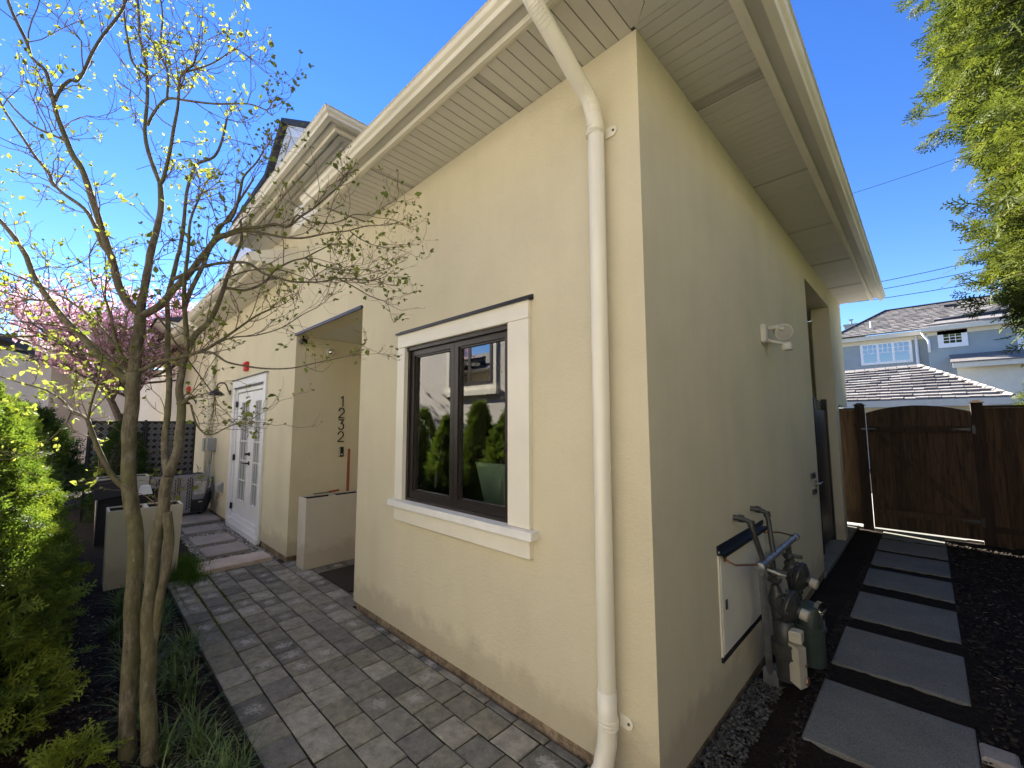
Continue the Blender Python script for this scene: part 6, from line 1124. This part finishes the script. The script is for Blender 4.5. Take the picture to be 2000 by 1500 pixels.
def twig(p, d, L, r_, lev):
    pts = [p]; dd = d.copy(); n = 5
    for i in range(n):
        dd = (dd + Vector(rngd.normal(0, .23, 3)) + Vector((0, 0, .10 if lev else .05))).normalized(); q = pts[-1] + dd * (L / n)
        if q.y > -.12: q.y = -.12; dd.y = -abs(dd.y)
        if q.z > 3.0 and q.y > -.62 and q.x < .6: q.y = min(q.y, -.63)
        pts.append(q)
    tw.tube(pts, list(np.linspace(r_, r_ * .55, n + 1)), 4, cap=False)
    if lev < 2:
        for k in range(int(rngd.integers(2, 5))):
            i = int(rngd.integers(1, n + 1)); c, s_ = rngd.normal(0, .75, 3), None; nd = (dd + Vector(c)).normalized(); twig(pts[i], nd, L * rngd.uniform(.35, .65), r_ * .62, lev + 1)
    # buds / leaves at the tip
    m_ = rngd.random()
    if (lev >= 1 or m_ < .25) and rngd.random() < (.66 if pts[-1].y > -1.35 else .75):
        for k in range(int(rngd.integers(1, 4))):
            o_ = Vector(rngd.normal(0, .7, 3)) + dd * .9; LP.append(tuple(pts[-1])); LD.append(tuple(o_)); LS.append(rngd.uniform(.010, .020) * (1.75 if rngd.random() < .16 else 1) * (1.05 if pts[-1].y > -1.35 else 1))
cntw = 0
for o, r_ in limbs:
    if max(r_) > .034: 
        if o[-1].z < 1.9: continue
    n = len(o)
    for i in range(1, n):
        seg = (o[i] - o[i - 1]).length; rr = r_[i]
        if rr > .0155: rate = .9
        elif rr > .009: rate = 4.5
        else: rate = 10.0
        if o[i].z < 1.25: rate *= .12 if rr > .008 else .6
        k = rngd.poisson(rate * seg * (.6 if o[i].y > -1.38 else 1.0))
        for _ in range(k):
            d = (o[i] - o[i - 1]).normalized(); nd = (d * .7 + Vector(rngd.normal(0, .62, 3)) + Vector((0, 0, .15))).normalized()
            twig(o[i].copy(), nd, rngd.uniform(.14, .40), min(.0030, rr * .55), 0); cntw += 1
    d = (o[-1] - o[-2]).normalized()
    for _ in range(3): twig(o[-1].copy(), (d + Vector(rngd.normal(0, .3, 3))).normalized(), rngd.uniform(.14, .30), min(.0024, r_[-1] * .8), 0)
two = tw.build('twigs', 'twig', dg, kind='stuff')
# denser leafy sprays at the low left, as in full sun
for k in range(120):
    p_ = Vector((rngd.uniform(-2.95, -2.2), rngd.uniform(-2.15, -1.75), 0)); p_.z = rngd.normal(1.86, .13); 
    for q in range(2): LP.append((p_.x, p_.y, p_.z)); LD.append(tuple(rngd.normal(0, .8, 3) + np.array([0, 0, .2]))); LS.append(rngd.uniform(.016, .032))
    if k % 3 == 0: tw2 = None
# folded leaf
lf = np.array([(0, 0, 0), (.45, .42, .16), (.85, .30, .12), (1.25, 0, -.06), (.85, -.30, .12), (.45, -.42, .16), (.5, 0, .02)]); lff = np.array([(0, 6, 1), (1, 6, 2), (2, 6, 3), (3, 6, 4), (4, 6, 5), (5, 6, 0)])
LP, LD, LS = np.array(LP), np.array(LD), np.array(LS); A = frames(LD, RNG.normal(0, .6, LD.shape) + np.array([0, 0, 1.])) * LS[:, None, None] * np.array([1, 1, 1.])[None, None, :]
V, Fc = replicate(lf, lff, A, LP); np_mesh('leaves', V, Fc, 'dog_leaf', dg, kind='stuff')
print('twigs', cntw, 'leaves', len(LP))

# ------------------------------------------------------------------ blades
def blades(name, pos, h0, h1, w0, lean, mat, label, cat, seg=4):
    n = len(pos); a = RNG.uniform(0, 6.28, n); h = RNG.uniform(h0, h1, n); le = RNG.uniform(.15, 1, n) * lean; V = []; F_2 = []
    d = np.stack([np.cos(a), np.sin(a), np.zeros(n)], 1); s_ = np.stack([-np.sin(a), np.cos(a), np.zeros(n)], 1); rows = []
    for i in range(seg + 1):
        t = i / seg; c = pos + d * (le * h * t ** 1.7)[:, None] + np.array([0, 0, 1.]) * (h * (t - .55 * le * t ** 2.4))[:, None]; wv = w0 * (1 - t) ** .6 * (RNG.uniform(.9, 1.1, n))[:, None]; rows += [c - s_ * wv, c + s_ * wv]
    V = np.stack(rows, 1).reshape(-1, 3); b_ = (np.arange(n) * (2 * seg + 2))[:, None]; Fc = np.concatenate([b_ + np.array([2 * i, 2 * i + 1, 2 * i + 3, 2 * i + 2]) for i in range(seg)], 0)
    o = np_mesh(name, V, Fc, mat, kind='stuff'); return o
cl = []; 
for k in range(66):
    x_ = RNG.uniform(-4.6, .2); y_ = RNG.uniform(-1.55, -1.17); m_ = int(RNG.integers(30, 75)); cl.append(np.stack([RNG.normal(x_, .028, m_), RNG.normal(y_, .025, m_), np.full(m_, -.01)], 1))
blades('lilyturf', np.concatenate(cl), .12, .28, .0042, 1.1, 'blade', '', '')
n = 2600; q = np.stack([RNG.normal(-5.05, .22, n), RNG.normal(-.93, .08, n), np.full(n, -.01)], 1); blades('grass_tuft', q, .06, .24, .0016, .55, 'grass', '', '', 3)
n = 900; q = np.stack([RNG.uniform(-5.0, -4.6, n), RNG.normal(-.86, .07, n), np.full(n, -.01)], 1); blades('short_grass', q, .02, .07, .0014, .6, 'grass', '', '', 3)
# dead leaves and straw on the soil
n = 700; q = np.stack([RNG.uniform(-4.6, .2, n), RNG.uniform(-2.0, -1.14, n), np.full(n, .006)], 1); A = frames(RNG.normal(0, 1, (n, 3)) * np.array([1, 1, .15]), np.tile([0, 0, 1.], (n, 1))) * RNG.uniform(.008, .022, n)[:, None, None]
V, Fc = replicate(lf, lff, A, q); np_mesh('leaf_litter', V, Fc, 'twig', kind='stuff')
n = 500; q = np.stack([RNG.uniform(1.05, 2.4, n), RNG.uniform(.8, 6.5, n), np.full(n, .012)], 1); A = frames(RNG.normal(0, 1, (n, 3)) * np.array([1, 1, .15]), np.tile([0, 0, 1.], (n, 1))) * RNG.uniform(.01, .03, n)[:, None, None] * np.array([1.4, .25, 1])[None, None, :]
V, Fc = replicate(lf, lff, A, q); np_mesh('mulch_straw', V, Fc, 'limb_pale', kind='stuff')
bpy.context.view_layer.update()
print('objects', len(scene.objects), 'tris', sum(len(m.loops) - 2 * len(m.polygons) for m in bpy.data.meshes), 'tiles', cntt, 'pavers', npav)
